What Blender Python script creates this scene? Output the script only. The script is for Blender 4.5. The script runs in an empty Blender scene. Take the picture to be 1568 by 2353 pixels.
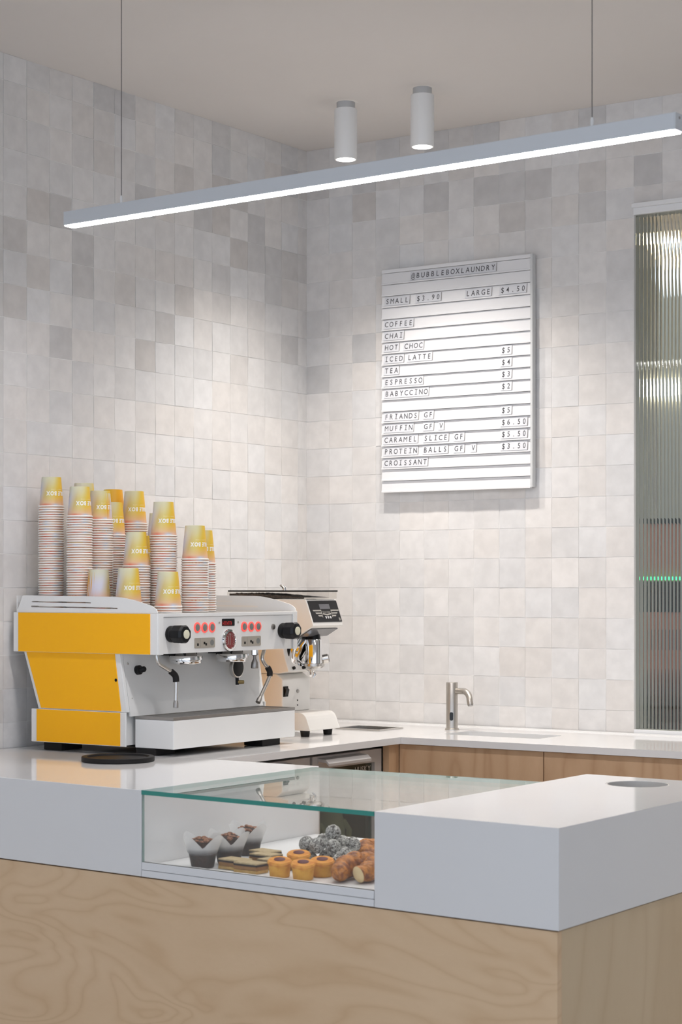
import bpy, bmesh, math, random
from mathutils import Vector, Matrix, noise

random.seed(7)
R = math.radians
SC = bpy.context.scene
COL = SC.collection

# ------------------------------------------------------------------ camera
F_PX, TH, HV, CX, EZ = 4415.0, 0.59665, 1350.5, 784.0, 1.375
CT, STH = math.cos(TH), math.sin(TH)
R0 = (705.0 - CX) * 6.96 / F_PX
CAM = Vector((-R0 * CT + 6.96 * STH, -R0 * STH - 6.96 * CT, EZ))
cd = bpy.data.cameras.new('camera')
cam = bpy.data.objects.new('camera', cd)
COL.objects.link(cam)
cam.location = CAM
cam.rotation_euler = (R(90), 0, TH)
cd.sensor_fit = 'HORIZONTAL'
cd.sensor_width = 24.0
cd.lens = 24.0 * F_PX / 1568.0
cd.shift_y = (HV - 1176.5) / 1568.0
cd.clip_start = 0.05
cd.dof.use_dof = True
cd.dof.focus_distance = 5.75
cd.dof.aperture_fstop = 7.0
SC.camera = cam

# ------------------------------------------------------------------ world, exposure
w = bpy.data.worlds.new('world')
SC.world = w
w.use_nodes = True
bg = w.node_tree.nodes['Background']
bg.inputs[0].default_value = (0.76, 0.85, 1.0, 1)
bg.inputs[1].default_value = 1.22
vs = SC.view_settings
vs.view_transform = 'Standard'
vs.look = 'None'
vs.exposure = 0.48
vs.gamma = 1.0
vs.use_curve_mapping = False
SPOT_W = 44.0
LED_STRENGTH = 61.0

# ------------------------------------------------------------------ pixel helpers (1568 x 2353 frame)
def ray(u, v):
    a = (u - CX) / F_PX; b = (HV - v) / F_PX
    return Vector((CT * a - STH, STH * a + CT, b))
def on(ax, val, u, v):
    d = ray(u, v)
    return CAM + d * ((val - CAM[ax]) / d[ax])
def ox(u, v, x): return on(0, x, u, v)
def oy(u, v, y): return on(1, y, u, v)
def oz(u, v, z=0.9): return on(2, z, u, v)

# ------------------------------------------------------------------ materials
MATS = {}
def mat(name, col=(0.8, 0.8, 0.8), rough=0.5, metal=0.0, spec=0.5, emit=None, estr=1.0, bump=None, mottle=None, coat=0.0):
    m = bpy.data.materials.new(name); m.use_nodes = True
    nt = m.node_tree; b = nt.nodes['Principled BSDF']
    b.inputs['Base Color'].default_value = (*col, 1)
    b.inputs['Roughness'].default_value = rough
    b.inputs['Metallic'].default_value = metal
    b.inputs['Specular IOR Level'].default_value = spec
    b.inputs['Coat Weight'].default_value = coat
    if emit:
        b.inputs['Emission Color'].default_value = (*emit, 1)
        b.inputs['Emission Strength'].default_value = estr
    tc = nt.nodes.new('ShaderNodeTexCoord')
    if mottle:                       # (scale, second colour)
        n = nt.nodes.new('ShaderNodeTexNoise'); n.inputs['Scale'].default_value = mottle[0]; n.inputs['Detail'].default_value = 5
        nt.links.new(tc.outputs['Object'], n.inputs['Vector'])
        r = nt.nodes.new('ShaderNodeValToRGB')
        r.color_ramp.elements[0].position = 0.38; r.color_ramp.elements[1].position = 0.62
        r.color_ramp.elements[0].color = (*mottle[1], 1); r.color_ramp.elements[1].color = (*col, 1)
        nt.links.new(n.outputs['Fac'], r.inputs['Fac'])
        nt.links.new(r.outputs['Color'], b.inputs['Base Color'])
    if bump:                         # (scale, strength, distance)
        n = nt.nodes.new('ShaderNodeTexNoise'); n.inputs['Scale'].default_value = bump[0]; n.inputs['Detail'].default_value = 4
        nt.links.new(tc.outputs['Object'], n.inputs['Vector'])
        bp = nt.nodes.new('ShaderNodeBump'); bp.inputs['Strength'].default_value = bump[1]; bp.inputs['Distance'].default_value = bump[2]
        nt.links.new(n.outputs['Fac'], bp.inputs['Height'])
        nt.links.new(bp.outputs['Normal'], b.inputs['Normal'])
    MATS[name] = m
    return m

def N(nt, t, **kw):
    n = nt.nodes.new(t)
    for k, v in kw.items():
        setattr(n, k, v)
    return n

def tile_mat(name, island):
    m = bpy.data.materials.new(name); m.use_nodes = True
    nt = m.node_tree; b = nt.nodes['Principled BSDF']; L = nt.links.new
    tc = N(nt, 'ShaderNodeTexCoord'); oi = N(nt, 'ShaderNodeObjectInfo')
    if island:
        ge = N(nt, 'ShaderNodeNewGeometry'); r = N(nt, 'ShaderNodeValToRGB')
        r.color_ramp.elements[0].color = (0.62, 0.60, 0.582, 1); r.color_ramp.elements[1].color = (0.75, 0.733, 0.717, 1)
        L(ge.outputs['Random Per Island'], r.inputs['Fac']); base = r.outputs['Color']
        rnd = ge.outputs['Random Per Island']
    else:
        base = oi.outputs['Color']; rnd = oi.outputs['Random']
    cm = N(nt, 'ShaderNodeMath', operation='MULTIPLY'); cm.inputs[1].default_value = 37.0; L(rnd, cm.inputs[0])
    va = N(nt, 'ShaderNodeVectorMath', operation='ADD'); L(tc.outputs['Object'], va.inputs[0]); L(cm.outputs[0], va.inputs[1])
    n1 = N(nt, 'ShaderNodeTexNoise'); n1.inputs['Scale'].default_value = 22; n1.inputs['Detail'].default_value = 4; L(va.outputs[0], n1.inputs['Vector'])
    r1 = N(nt, 'ShaderNodeMapRange'); r1.inputs['From Min'].default_value = 0.35; r1.inputs['From Max'].default_value = 0.68
    r1.inputs['To Min'].default_value = 0.93; r1.inputs['To Max'].default_value = 1.03; L(n1.outputs['Fac'], r1.inputs['Value'])
    vm = N(nt, 'ShaderNodeVectorMath', operation='SCALE'); L(base, vm.inputs[0]); L(r1.outputs[0], vm.inputs['Scale'])
    L(vm.outputs[0], b.inputs['Base Color'])
    n2 = N(nt, 'ShaderNodeTexNoise'); n2.inputs['Scale'].default_value = 16; n2.inputs['Detail'].default_value = 2; L(va.outputs[0], n2.inputs['Vector'])
    bp = N(nt, 'ShaderNodeBump'); bp.inputs['Strength'].default_value = 0.25; bp.inputs['Distance'].default_value = 0.006
    L(n2.outputs['Fac'], bp.inputs['Height']); L(bp.outputs['Normal'], b.inputs['Normal'])
    b.inputs['Roughness'].default_value = 0.3
    b.inputs['Specular IOR Level'].default_value = 0.4
    MATS[name] = m
    return m

def wood_mat(name, c1, c2, scale, dist, axis_scale, rough=0.5, vstreak=False):
    m = bpy.data.materials.new(name); m.use_nodes = True
    nt = m.node_tree; b = nt.nodes['Principled BSDF']; L = nt.links.new
    tc = N(nt, 'ShaderNodeTexCoord'); mp = N(nt, 'ShaderNodeMapping'); mp.inputs['Scale'].default_value = axis_scale
    L(tc.outputs['Object'], mp.inputs['Vector'])
    n0 = N(nt, 'ShaderNodeTexNoise'); n0.inputs['Scale'].default_value = scale; n0.inputs['Detail'].default_value = 2.0; n0.inputs['Distortion'].default_value = dist
    L(mp.outputs['Vector'], n0.inputs['Vector'])
    mu = N(nt, 'ShaderNodeMath', operation='MULTIPLY'); mu.inputs[1].default_value = 26.0; L(n0.outputs['Fac'], mu.inputs[0])
    fr = N(nt, 'ShaderNodeMath', operation='PINGPONG'); fr.inputs[1].default_value = 1.0; L(mu.outputs[0], fr.inputs[0])
    pw = N(nt, 'ShaderNodeMath', operation='POWER'); pw.inputs[1].default_value = 2.6; L(fr.outputs[0], pw.inputs[0])
    n1 = N(nt, 'ShaderNodeTexNoise'); n1.inputs['Scale'].default_value = 3.0; n1.inputs['Detail'].default_value = 6.0; L(mp.outputs['Vector'], n1.inputs['Vector'])
    n3 = N(nt, 'ShaderNodeTexNoise'); n3.inputs['Scale'].default_value = 60.0; n3.inputs['Detail'].default_value = 3.0; L(mp.outputs['Vector'], n3.inputs['Vector'])
    a1 = N(nt, 'ShaderNodeMath', operation='MULTIPLY_ADD'); a1.inputs[1].default_value = 0.50; a1.inputs[2].default_value = 0.0; L(pw.outputs[0], a1.inputs[0])
    a2 = N(nt, 'ShaderNodeMath', operation='MULTIPLY_ADD'); a2.inputs[1].default_value = 0.8; L(n1.outputs['Fac'], a2.inputs[0]); L(a1.outputs[0], a2.inputs[2])
    a3 = N(nt, 'ShaderNodeMath', operation='MULTIPLY_ADD'); a3.inputs[1].default_value = 0.22; L(n3.outputs['Fac'], a3.inputs[0]); L(a2.outputs[0], a3.inputs[2])
    mr = N(nt, 'ShaderNodeMapRange'); mr.inputs['From Min'].default_value = 0.3; mr.inputs['From Max'].default_value = 1.15; L(a3.outputs[0], mr.inputs['Value'])
    mx = N(nt, 'ShaderNodeMix', data_type='RGBA'); mx.inputs['A'].default_value = (*c1, 1); mx.inputs['B'].default_value = (*c2, 1)
    L(mr.outputs[0], mx.inputs['Factor']); L(mx.outputs['Result'], b.inputs['Base Color'])
    b.inputs['Roughness'].default_value = rough
    MATS[name] = m
    return m

def pane_mat(name, tint):
    """clear flat glass: transparent with Fresnel reflection"""
    m = bpy.data.materials.new(name); m.use_nodes = True
    nt = m.node_tree; L = nt.links.new
    nt.nodes.remove(nt.nodes['Principled BSDF'])
    o = nt.nodes['Material Output']
    t = N(nt, 'ShaderNodeBsdfTransparent'); t.inputs[0].default_value = (*tint, 1)
    g = N(nt, 'ShaderNodeBsdfGlossy'); g.inputs['Roughness'].default_value = 0.0; g.inputs['Color'].default_value = (0.97, 0.99, 0.98, 1)
    lw = N(nt, 'ShaderNodeLayerWeight'); pw = N(nt, 'ShaderNodeMath', operation='POWER'); pw.inputs[1].default_value = 5.0; L(lw.outputs['Facing'], pw.inputs[0])
    f = N(nt, 'ShaderNodeMath', operation='MULTIPLY_ADD'); f.inputs[1].default_value = 0.96; f.inputs[2].default_value = 0.04; L(pw.outputs[0], f.inputs[0])   # Schlick, the same from both sides
    mx = N(nt, 'ShaderNodeMixShader'); L(f.outputs[0], mx.inputs[0]); L(t.outputs[0], mx.inputs[1]); L(g.outputs[0], mx.inputs[2])
    L(mx.outputs[0], o.inputs['Surface'])
    MATS[name] = m
    return m

def reeded_mat(name):
    m = bpy.data.materials.new(name); m.use_nodes = True
    nt = m.node_tree; L = nt.links.new
    nt.nodes.remove(nt.nodes['Principled BSDF'])
    g = N(nt, 'ShaderNodeBsdfGlass'); g.inputs['Color'].default_value = (0.955, 0.97, 0.945, 1); g.inputs['Roughness'].default_value = 0.02; g.inputs['IOR'].default_value = 1.45
    L(g.outputs[0], nt.nodes['Material Output'].inputs['Surface'])
    MATS[name] = m
    return m

def paper_mat(name):
    """greaseproof wrapper: clear where soaked near the base, whiter towards the tips"""
    m = bpy.data.materials.new(name); m.use_nodes = True
    nt = m.node_tree; L = nt.links.new
    nt.nodes.remove(nt.nodes['Principled BSDF'])
    tc = N(nt, 'ShaderNodeTexCoord'); sp = N(nt, 'ShaderNodeSeparateXYZ'); L(tc.outputs['Object'], sp.inputs[0])
    mr = N(nt, 'ShaderNodeMapRange'); mr.inputs['From Min'].default_value = 0.030; mr.inputs['From Max'].default_value = 0.046
    mr.inputs['To Min'].default_value = 0.05; mr.inputs['To Max'].default_value = 0.80; L(sp.outputs['Z'], mr.inputs['Value'])
    t = N(nt, 'ShaderNodeBsdfTransparent'); d = N(nt, 'ShaderNodeBsdfDiffuse'); d.inputs[0].default_value = (0.82, 0.82, 0.81, 1)
    tl = N(nt, 'ShaderNodeBsdfTranslucent'); tl.inputs[0].default_value = (0.82, 0.82, 0.81, 1)
    md = N(nt, 'ShaderNodeMixShader'); md.inputs[0].default_value = 0.35; L(d.outputs[0], md.inputs[1]); L(tl.outputs[0], md.inputs[2])
    mx = N(nt, 'ShaderNodeMixShader'); L(mr.outputs[0], mx.inputs[0]); L(t.outputs[0], mx.inputs[1]); L(md.outputs[0], mx.inputs[2])
    L(mx.outputs[0], nt.nodes['Material Output'].inputs['Surface'])
    MATS[name] = m
    return m

def cup_mat(name, h):
    """printed gradient that runs round the cup: lilac, cream, yellow, orange, with pink towards the rim"""
    m = bpy.data.materials.new(name); m.use_nodes = True
    nt = m.node_tree; b = nt.nodes['Principled BSDF']; L = nt.links.new
    tc = N(nt, 'ShaderNodeTexCoord'); sp = N(nt, 'ShaderNodeSeparateXYZ'); L(tc.outputs['Object'], sp.inputs[0])
    at = N(nt, 'ShaderNodeMath', operation='ARCTAN2'); L(sp.outputs['Y'], at.inputs[0]); L(sp.outputs['X'], at.inputs[1])
    t = N(nt, 'ShaderNodeMath', operation='DIVIDE'); t.inputs[1].default_value = h; L(sp.outputs['Z'], t.inputs[0])
    # angle to 0..1
    an = N(nt, 'ShaderNodeMapRange'); an.inputs['From Min'].default_value = -math.pi; an.inputs['From Max'].default_value = math.pi
    L(at.outputs[0], an.inputs['Value'])
    # skew the gradient a little with height
    sk = N(nt, 'ShaderNodeMath', operation='MULTIPLY_ADD'); sk.inputs[1].default_value = -0.12; L(t.outputs[0], sk.inputs[0]); L(an.outputs[0], sk.inputs[2])
    r = N(nt, 'ShaderNodeValToRGB'); e = r.color_ramp.elements
    e[0].position = 0.0; e[0].color = (0.72, 0.33, 0.02, 1)
    e[1].position = 1.0; e[1].color = (0.72, 0.33, 0.02, 1)
    for p, c in ((0.04, (0.62, 0.56, 0.62)), (0.24, (0.62, 0.61, 0.68)), (0.36, (0.60, 0.46, 0.18)), (0.44, (0.66, 0.55, 0.16)), (0.53, (0.73, 0.50, 0.045)), (0.66, (0.78, 0.44, 0.02)), (0.84, (0.80, 0.38, 0.015))):
        x = e.new(p); x.color = (*c, 1)
    L(sk.outputs[0], r.inputs['Fac'])
    # cream top (the cup's base end), pink near the rim
    f1 = N(nt, 'ShaderNodeMapRange', interpolation_type='SMOOTHSTEP'); f1.inputs['From Min'].default_value = 0.50; f1.inputs['From Max'].default_value = 1.05; f1.inputs['To Max'].default_value = 0.85
    L(t.outputs[0], f1.inputs['Value'])
    ga = N(nt, 'ShaderNodeMapRange', interpolation_type='SMOOTHSTEP'); ga.inputs['From Min'].default_value = 0.66; ga.inputs['From Max'].default_value = 0.50
    L(an.outputs[0], ga.inputs['Value'])
    fm = N(nt, 'ShaderNodeMath', operation='MULTIPLY'); L(f1.outputs[0], fm.inputs[0]); L(ga.outputs[0], fm.inputs[1])
    m1 = N(nt, 'ShaderNodeMix', data_type='RGBA'); m1.inputs['B'].default_value = (0.64, 0.63, 0.44, 1); L(fm.outputs[0], m1.inputs['Factor']); L(r.outputs['Color'], m1.inputs['A'])
    f2 = N(nt, 'ShaderNodeMapRange', interpolation_type='SMOOTHSTEP'); f2.inputs['From Min'].default_value = 0.42; f2.inputs['From Max'].default_value = -0.02; f2.inputs['To Max'].default_value = 0.95
    L(t.outputs[0], f2.inputs['Value'])
    m2 = N(nt, 'ShaderNodeMix', data_type='RGBA'); m2.inputs['B'].default_value = (0.74, 0.46, 0.33, 1); L(f2.outputs[0], m2.inputs['Factor']); L(m1.outputs['Result'], m2.inputs['A'])
    # orange-red and pale blue arcs right beside the rim
    r3 = N(nt, 'ShaderNodeValToRGB'); e = r3.color_ramp.elements
    e[0].position = 0.0; e[0].color = (0.7, 0.45, 0.33, 1); e[1].position = 1.0; e[1].color = (0.7, 0.45, 0.33, 1)
    for p, c in ((0.30, (0.66, 0.42, 0.32)), (0.42, (0.70, 0.16, 0.10)), (0.50, (0.66, 0.34, 0.26)), (0.56, (0.46, 0.56, 0.70)), (0.64, (0.70, 0.5, 0.4)), (0.8, (0.72, 0.30, 0.16))):
        x = e.new(p); x.color = (*c, 1)
    L(an.outputs[0], r3.inputs['Fac'])
    f3 = N(nt, 'ShaderNodeMapRange'); f3.inputs['From Min'].default_value = 0.14; f3.inputs['From Max'].default_value = 0.05; L(t.outputs[0], f3.inputs['Value'])
    m3 = N(nt, 'ShaderNodeMix', data_type='RGBA'); L(f3.outputs[0], m3.inputs['Factor']); L(m2.outputs['Result'], m3.inputs['A']); L(r3.outputs['Color'], m3.inputs['B'])
    L(m3.outputs['Result'], b.inputs['Base Color'])
    b.inputs['Roughness'].default_value = 0.5
    MATS[name] = m
    return m

def ball_mat(name):
    m = bpy.data.materials.new(name); m.use_nodes = True
    nt = m.node_tree; b = nt.nodes['Principled BSDF']; L = nt.links.new
    tc = N(nt, 'ShaderNodeTexCoord'); oi = N(nt, 'ShaderNodeObjectInfo')
    k = N(nt, 'ShaderNodeMath', operation='MULTIPLY'); k.inputs[1].default_value = 9.0; L(oi.outputs['Random'], k.inputs[0])
    va = N(nt, 'ShaderNodeVectorMath', operation='ADD'); L(tc.outputs['Object'], va.inputs[0]); L(k.outputs[0], va.inputs[1])
    n = N(nt, 'ShaderNodeTexNoise'); n.inputs['Scale'].default_value = 150; n.inputs['Detail'].default_value = 6; n.inputs['Distortion'].default_value = 1.5
    L(va.outputs[0], n.inputs['Vector'])
    r = N(nt, 'ShaderNodeValToRGB'); r.color_ramp.elements[0].position = 0.38; r.color_ramp.elements[1].position = 0.63
    r.color_ramp.elements[0].color = (0.035, 0.025, 0.02, 1); r.color_ramp.elements[1].color = (0.62, 0.62, 0.58, 1)
    L(n.outputs['Fac'], r.inputs['Fac']); L(r.outputs['Color'], b.inputs['Base Color'])
    bp = N(nt, 'ShaderNodeBump'); bp.inputs['Strength'].default_value = 0.6; bp.inputs['Distance'].default_value = 0.002
    L(n.outputs['Fac'], bp.inputs['Height']); L(bp.outputs['Normal'], b.inputs['Normal'])
    b.inputs['Roughness'].default_value = 0.9
    MATS[name] = m

mat('plaster', (0.74, 0.70, 0.665), 0.9, bump=(6, 0.15, 0.01), mottle=(1.5, (0.72, 0.68, 0.645)))
mat('paint', (0.7, 0.69, 0.68), 0.85)
mat('grout', (0.84, 0.83, 0.81), 0.85)
mat('floor', (0.56, 0.52, 0.47), 0.5, mottle=(4, (0.52, 0.48, 0.43)))
tile_mat('tile', False); tile_mat('tile_rest', True)
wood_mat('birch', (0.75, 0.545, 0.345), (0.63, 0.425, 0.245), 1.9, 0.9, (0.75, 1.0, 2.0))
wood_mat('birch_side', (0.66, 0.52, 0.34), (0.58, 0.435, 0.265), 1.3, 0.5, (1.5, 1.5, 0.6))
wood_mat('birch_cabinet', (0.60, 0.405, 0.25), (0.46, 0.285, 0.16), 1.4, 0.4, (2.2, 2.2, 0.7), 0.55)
mat('solid_white', (0.775, 0.77, 0.765), 0.07, spec=0.5, mottle=(3, (0.765, 0.76, 0.755)))
mat('laminate_white', (0.78, 0.785, 0.79), 0.35)
mat('machine_white', (0.78, 0.78, 0.765), 0.3)
mat('machine_grey', (0.72, 0.72, 0.705), 0.42)
mat('yellow', (0.98, 0.475, 0.006), 0.45, spec=0.3, bump=(900, 0.06, 0.0004))
mat('grinder_white', (0.80, 0.78, 0.74), 0.35)
mat('steel', (0.62, 0.60, 0.57), 0.26, 1.0)
mat('brushed', (0.50, 0.47, 0.43), 0.36, 1.0, bump=(400, 0.05, 0.0005))
mat('dull_steel', (0.40, 0.385, 0.37), 0.42, 1.0)
mat('fridge_steel', (0.50, 0.48, 0.465), 0.4, 0.25)
mat('chrome', (0.8, 0.8, 0.8), 0.07, 1.0)
mat('black', (0.010, 0.010, 0.010), 0.45, spec=0.2)
mat('black_gloss', (0.008, 0.008, 0.009), 0.28, spec=0.25)
mat('rubber', (0.012, 0.011, 0.011), 0.6, spec=0.25)
mat('cream', (0.72, 0.70, 0.54), 0.4)
mat('beige_plate', (0.50, 0.46, 0.40), 0.4, 0.6)
mat('ring_red', (0.9, 0.12, 0.10), 0.4, emit=(1.0, 0.10, 0.08), estr=0.3)
mat('display_red', (0.5, 0.02, 0.02), 0.4, emit=(1.0, 0.05, 0.05), estr=0.22)
mat('button_grey', (0.24, 0.25, 0.24), 0.35, 0.4)
mat('gauge_red', (0.22, 0.035, 0.035), 0.4)
mat('lamp_white', (0.82, 0.82, 0.81), 0.4)
mat('lamp_ring', (0.46, 0.46, 0.46), 0.5)
mat('lamp_face', (1, 1, 1), 0.5, emit=(1.0, 0.965, 0.92), estr=9.0)
mat('led', (1, 1, 1), 0.5, emit=(1.0, 0.97, 0.985), estr=LED_STRENGTH)
mat('aluminium', (0.66, 0.69, 0.72), 0.45, 0.25)
mat('cable', (0.16, 0.15, 0.15), 0.4, 0.7)
mat('board_white', (0.76, 0.76, 0.77), 0.45)
mat('board_side', (0.60, 0.61, 0.61), 0.5)
mat('strip_white', (0.66, 0.67, 0.70), 0.35)
mat('ink', (0.025, 0.025, 0.03), 0.5)
mat('print_white', (0.86, 0.85, 0.82), 0.5)
mat('print_pale', (0.80, 0.70, 0.42), 0.5)
mat('paper_rim', (0.83, 0.80, 0.76), 0.55)
mat('cup_inside', (0.82, 0.80, 0.77), 0.6)
cup_mat('cup_small', 0.088); cup_mat('cup_large', 0.101)
pane_mat('glass', (0.992, 0.996, 0.993))
pane_mat('dark_glass', (0.62, 0.64, 0.58))
pane_mat('hopper_glass', (0.93, 0.92, 0.90))
mat('glass_edge', (0.03, 0.27, 0.22), 0.08, spec=0.6, emit=(0.02, 0.2, 0.16), estr=0.0)
mat('glass_edge_pale', (0.32, 0.42, 0.39), 0.1)
reeded_mat('reeded_glass')
paper_mat('greaseproof')
ball_mat('coconut_ball')
mat('chocolate', (0.05, 0.021, 0.012), 0.8, bump=(160, 0.5, 0.002), mottle=(90, (0.02, 0.009, 0.006)))
mat('nuts', (0.42, 0.21, 0.12), 0.7, bump=(200, 0.8, 0.003), mottle=(150, (0.16, 0.06, 0.03)))
mat('biscuit', (0.62, 0.40, 0.14), 0.85, bump=(250, 0.6, 0.002), mottle=(120, (0.5, 0.3, 0.09)))
mat('caramel', (0.30, 0.145, 0.04), 0.5, mottle=(60, (0.24, 0.105, 0.03)))
mat('dark_layer', (0.025, 0.010, 0.008), 0.6)
mat('crumb', (0.52, 0.42, 0.25), 0.9, bump=(300, 0.8, 0.002), mottle=(90, (0.42, 0.32, 0.18)))
mat('cake', (0.76, 0.40, 0.06), 0.85, bump=(260, 0.6, 0.002), mottle=(70, (0.66, 0.30, 0.035)))
mat('cake_top', (0.78, 0.36, 0.06), 0.8, bump=(260, 0.6, 0.002), mottle=(70, (0.64, 0.23, 0.03)))
mat('jam', (0.10, 0.008, 0.012), 0.45, spec=0.25)
mat('crust', (0.62, 0.23, 0.03), 0.42, bump=(130, 1.0, 0.006), mottle=(70, (0.22, 0.055, 0.008)))
mat('croissant_cut', (0.78, 0.60, 0.32), 0.8)
mat('china', (0.85, 0.85, 0.84), 0.2)
mat('beans', (0.05, 0.025, 0.012), 0.5, bump=(140, 1.0, 0.006), mottle=(110, (0.015, 0.008, 0.005)))
mat('screen_grey', (0.12, 0.12, 0.13), 0.2)
mat('badge_grey', (0.42, 0.40, 0.36), 0.35, 0.3)
mat('brass', (0.40, 0.30, 0.14), 0.3, 1.0)
mat('rear_wall', (0.40, 0.395, 0.345), 0.8)
mat('copper_pink', (0.62, 0.27, 0.19), 0.5)
mat('led_green', (0.02, 0.5, 0.2), 0.4, emit=(0.05, 1.0, 0.35), estr=1.6)
mat('rear_reflection', (1, 1, 1), 0.5, emit=(1.0, 0.90, 0.72), estr=5.0)
mat('rear_tube', (1, 1, 1), 0.5, emit=(1.0, 0.74, 0.40), estr=9.0)
mat('milk', (0.72, 0.74, 0.60), 0.4)
mat('fridge_inside', (0.36, 0.35, 0.29), 0.7)
mat('chute_grey', (0.60, 0.59, 0.57), 0.35, 0.2)
mat('sensor_black', (0.006, 0.006, 0.006), 0.15)

# ------------------------------------------------------------------ glyphs (made first, before the scene is heavy)
GLYPH = {}
def glyph(ch, bold=0.0):
    key = (ch, bold)
    if key in GLYPH: return GLYPH[key]
    c = bpy.data.curves.new('glyph', 'FONT'); c.body = ch; c.size = 1.0; c.offset = bold; c.fill_mode = 'FRONT'; c.resolution_u = 3
    o = bpy.data.objects.new('glyph', c); COL.objects.link(o)
    dg = bpy.context.evaluated_depsgraph_get()
    me = bpy.data.meshes.new_from_object(o.evaluated_get(dg))
    vs_ = [(v.co.x, v.co.y) for v in me.vertices]; fs = [tuple(p.vertices) for p in me.polygons]
    bpy.data.objects.remove(o); bpy.data.curves.remove(c); bpy.data.meshes.remove(me)
    if vs_:
        x0 = min(v[0] for v in vs_); x1 = max(v[0] for v in vs_)
    else: x0, x1 = 0, 0.3
    GLYPH[key] = (vs_, fs, x0, x1)
    return GLYPH[key]

def layout(s, cell=None, bold=0.0, sx=1.0, gap=0.10):
    """list of (x, y, faces) in units of letter size; cap height is about 0.73"""
    V, Fc = [], []; x = 0.0
    for i, ch in enumerate(s):
        if ch == ' ':
            x += (cell if cell else 0.34 * sx); continue
        g, fs, x0, x1 = glyph(ch, 0.0 if ch == 'M' and bold < 0.02 else bold)
        if cell:
            wch = (x1 - x0); k = sx
            if wch * k > cell * 0.80: k = cell * 0.80 / wch
            off = x + cell / 2 - (x0 + x1) / 2 * k
        else:
            k = sx; off = x - x0 * k
        b = len(V)
        V += [(p[0] * k + off, p[1]) for p in g]; Fc += [tuple(b + j for j in f) for f in fs]
        if cell and ch == 'I':
            for yy in (0.0, 0.65):
                b = len(V); hw = cell * 0.26; cx_ = x + cell / 2
                V += [(cx_ - hw, yy), (cx_ + hw, yy), (cx_ + hw, yy + 0.07), (cx_ - hw, yy + 0.07)]; Fc.append((b, b + 1, b + 2, b + 3))
        x += cell if cell else (x1 - x0) * sx + gap
    return V, Fc, x

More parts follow.
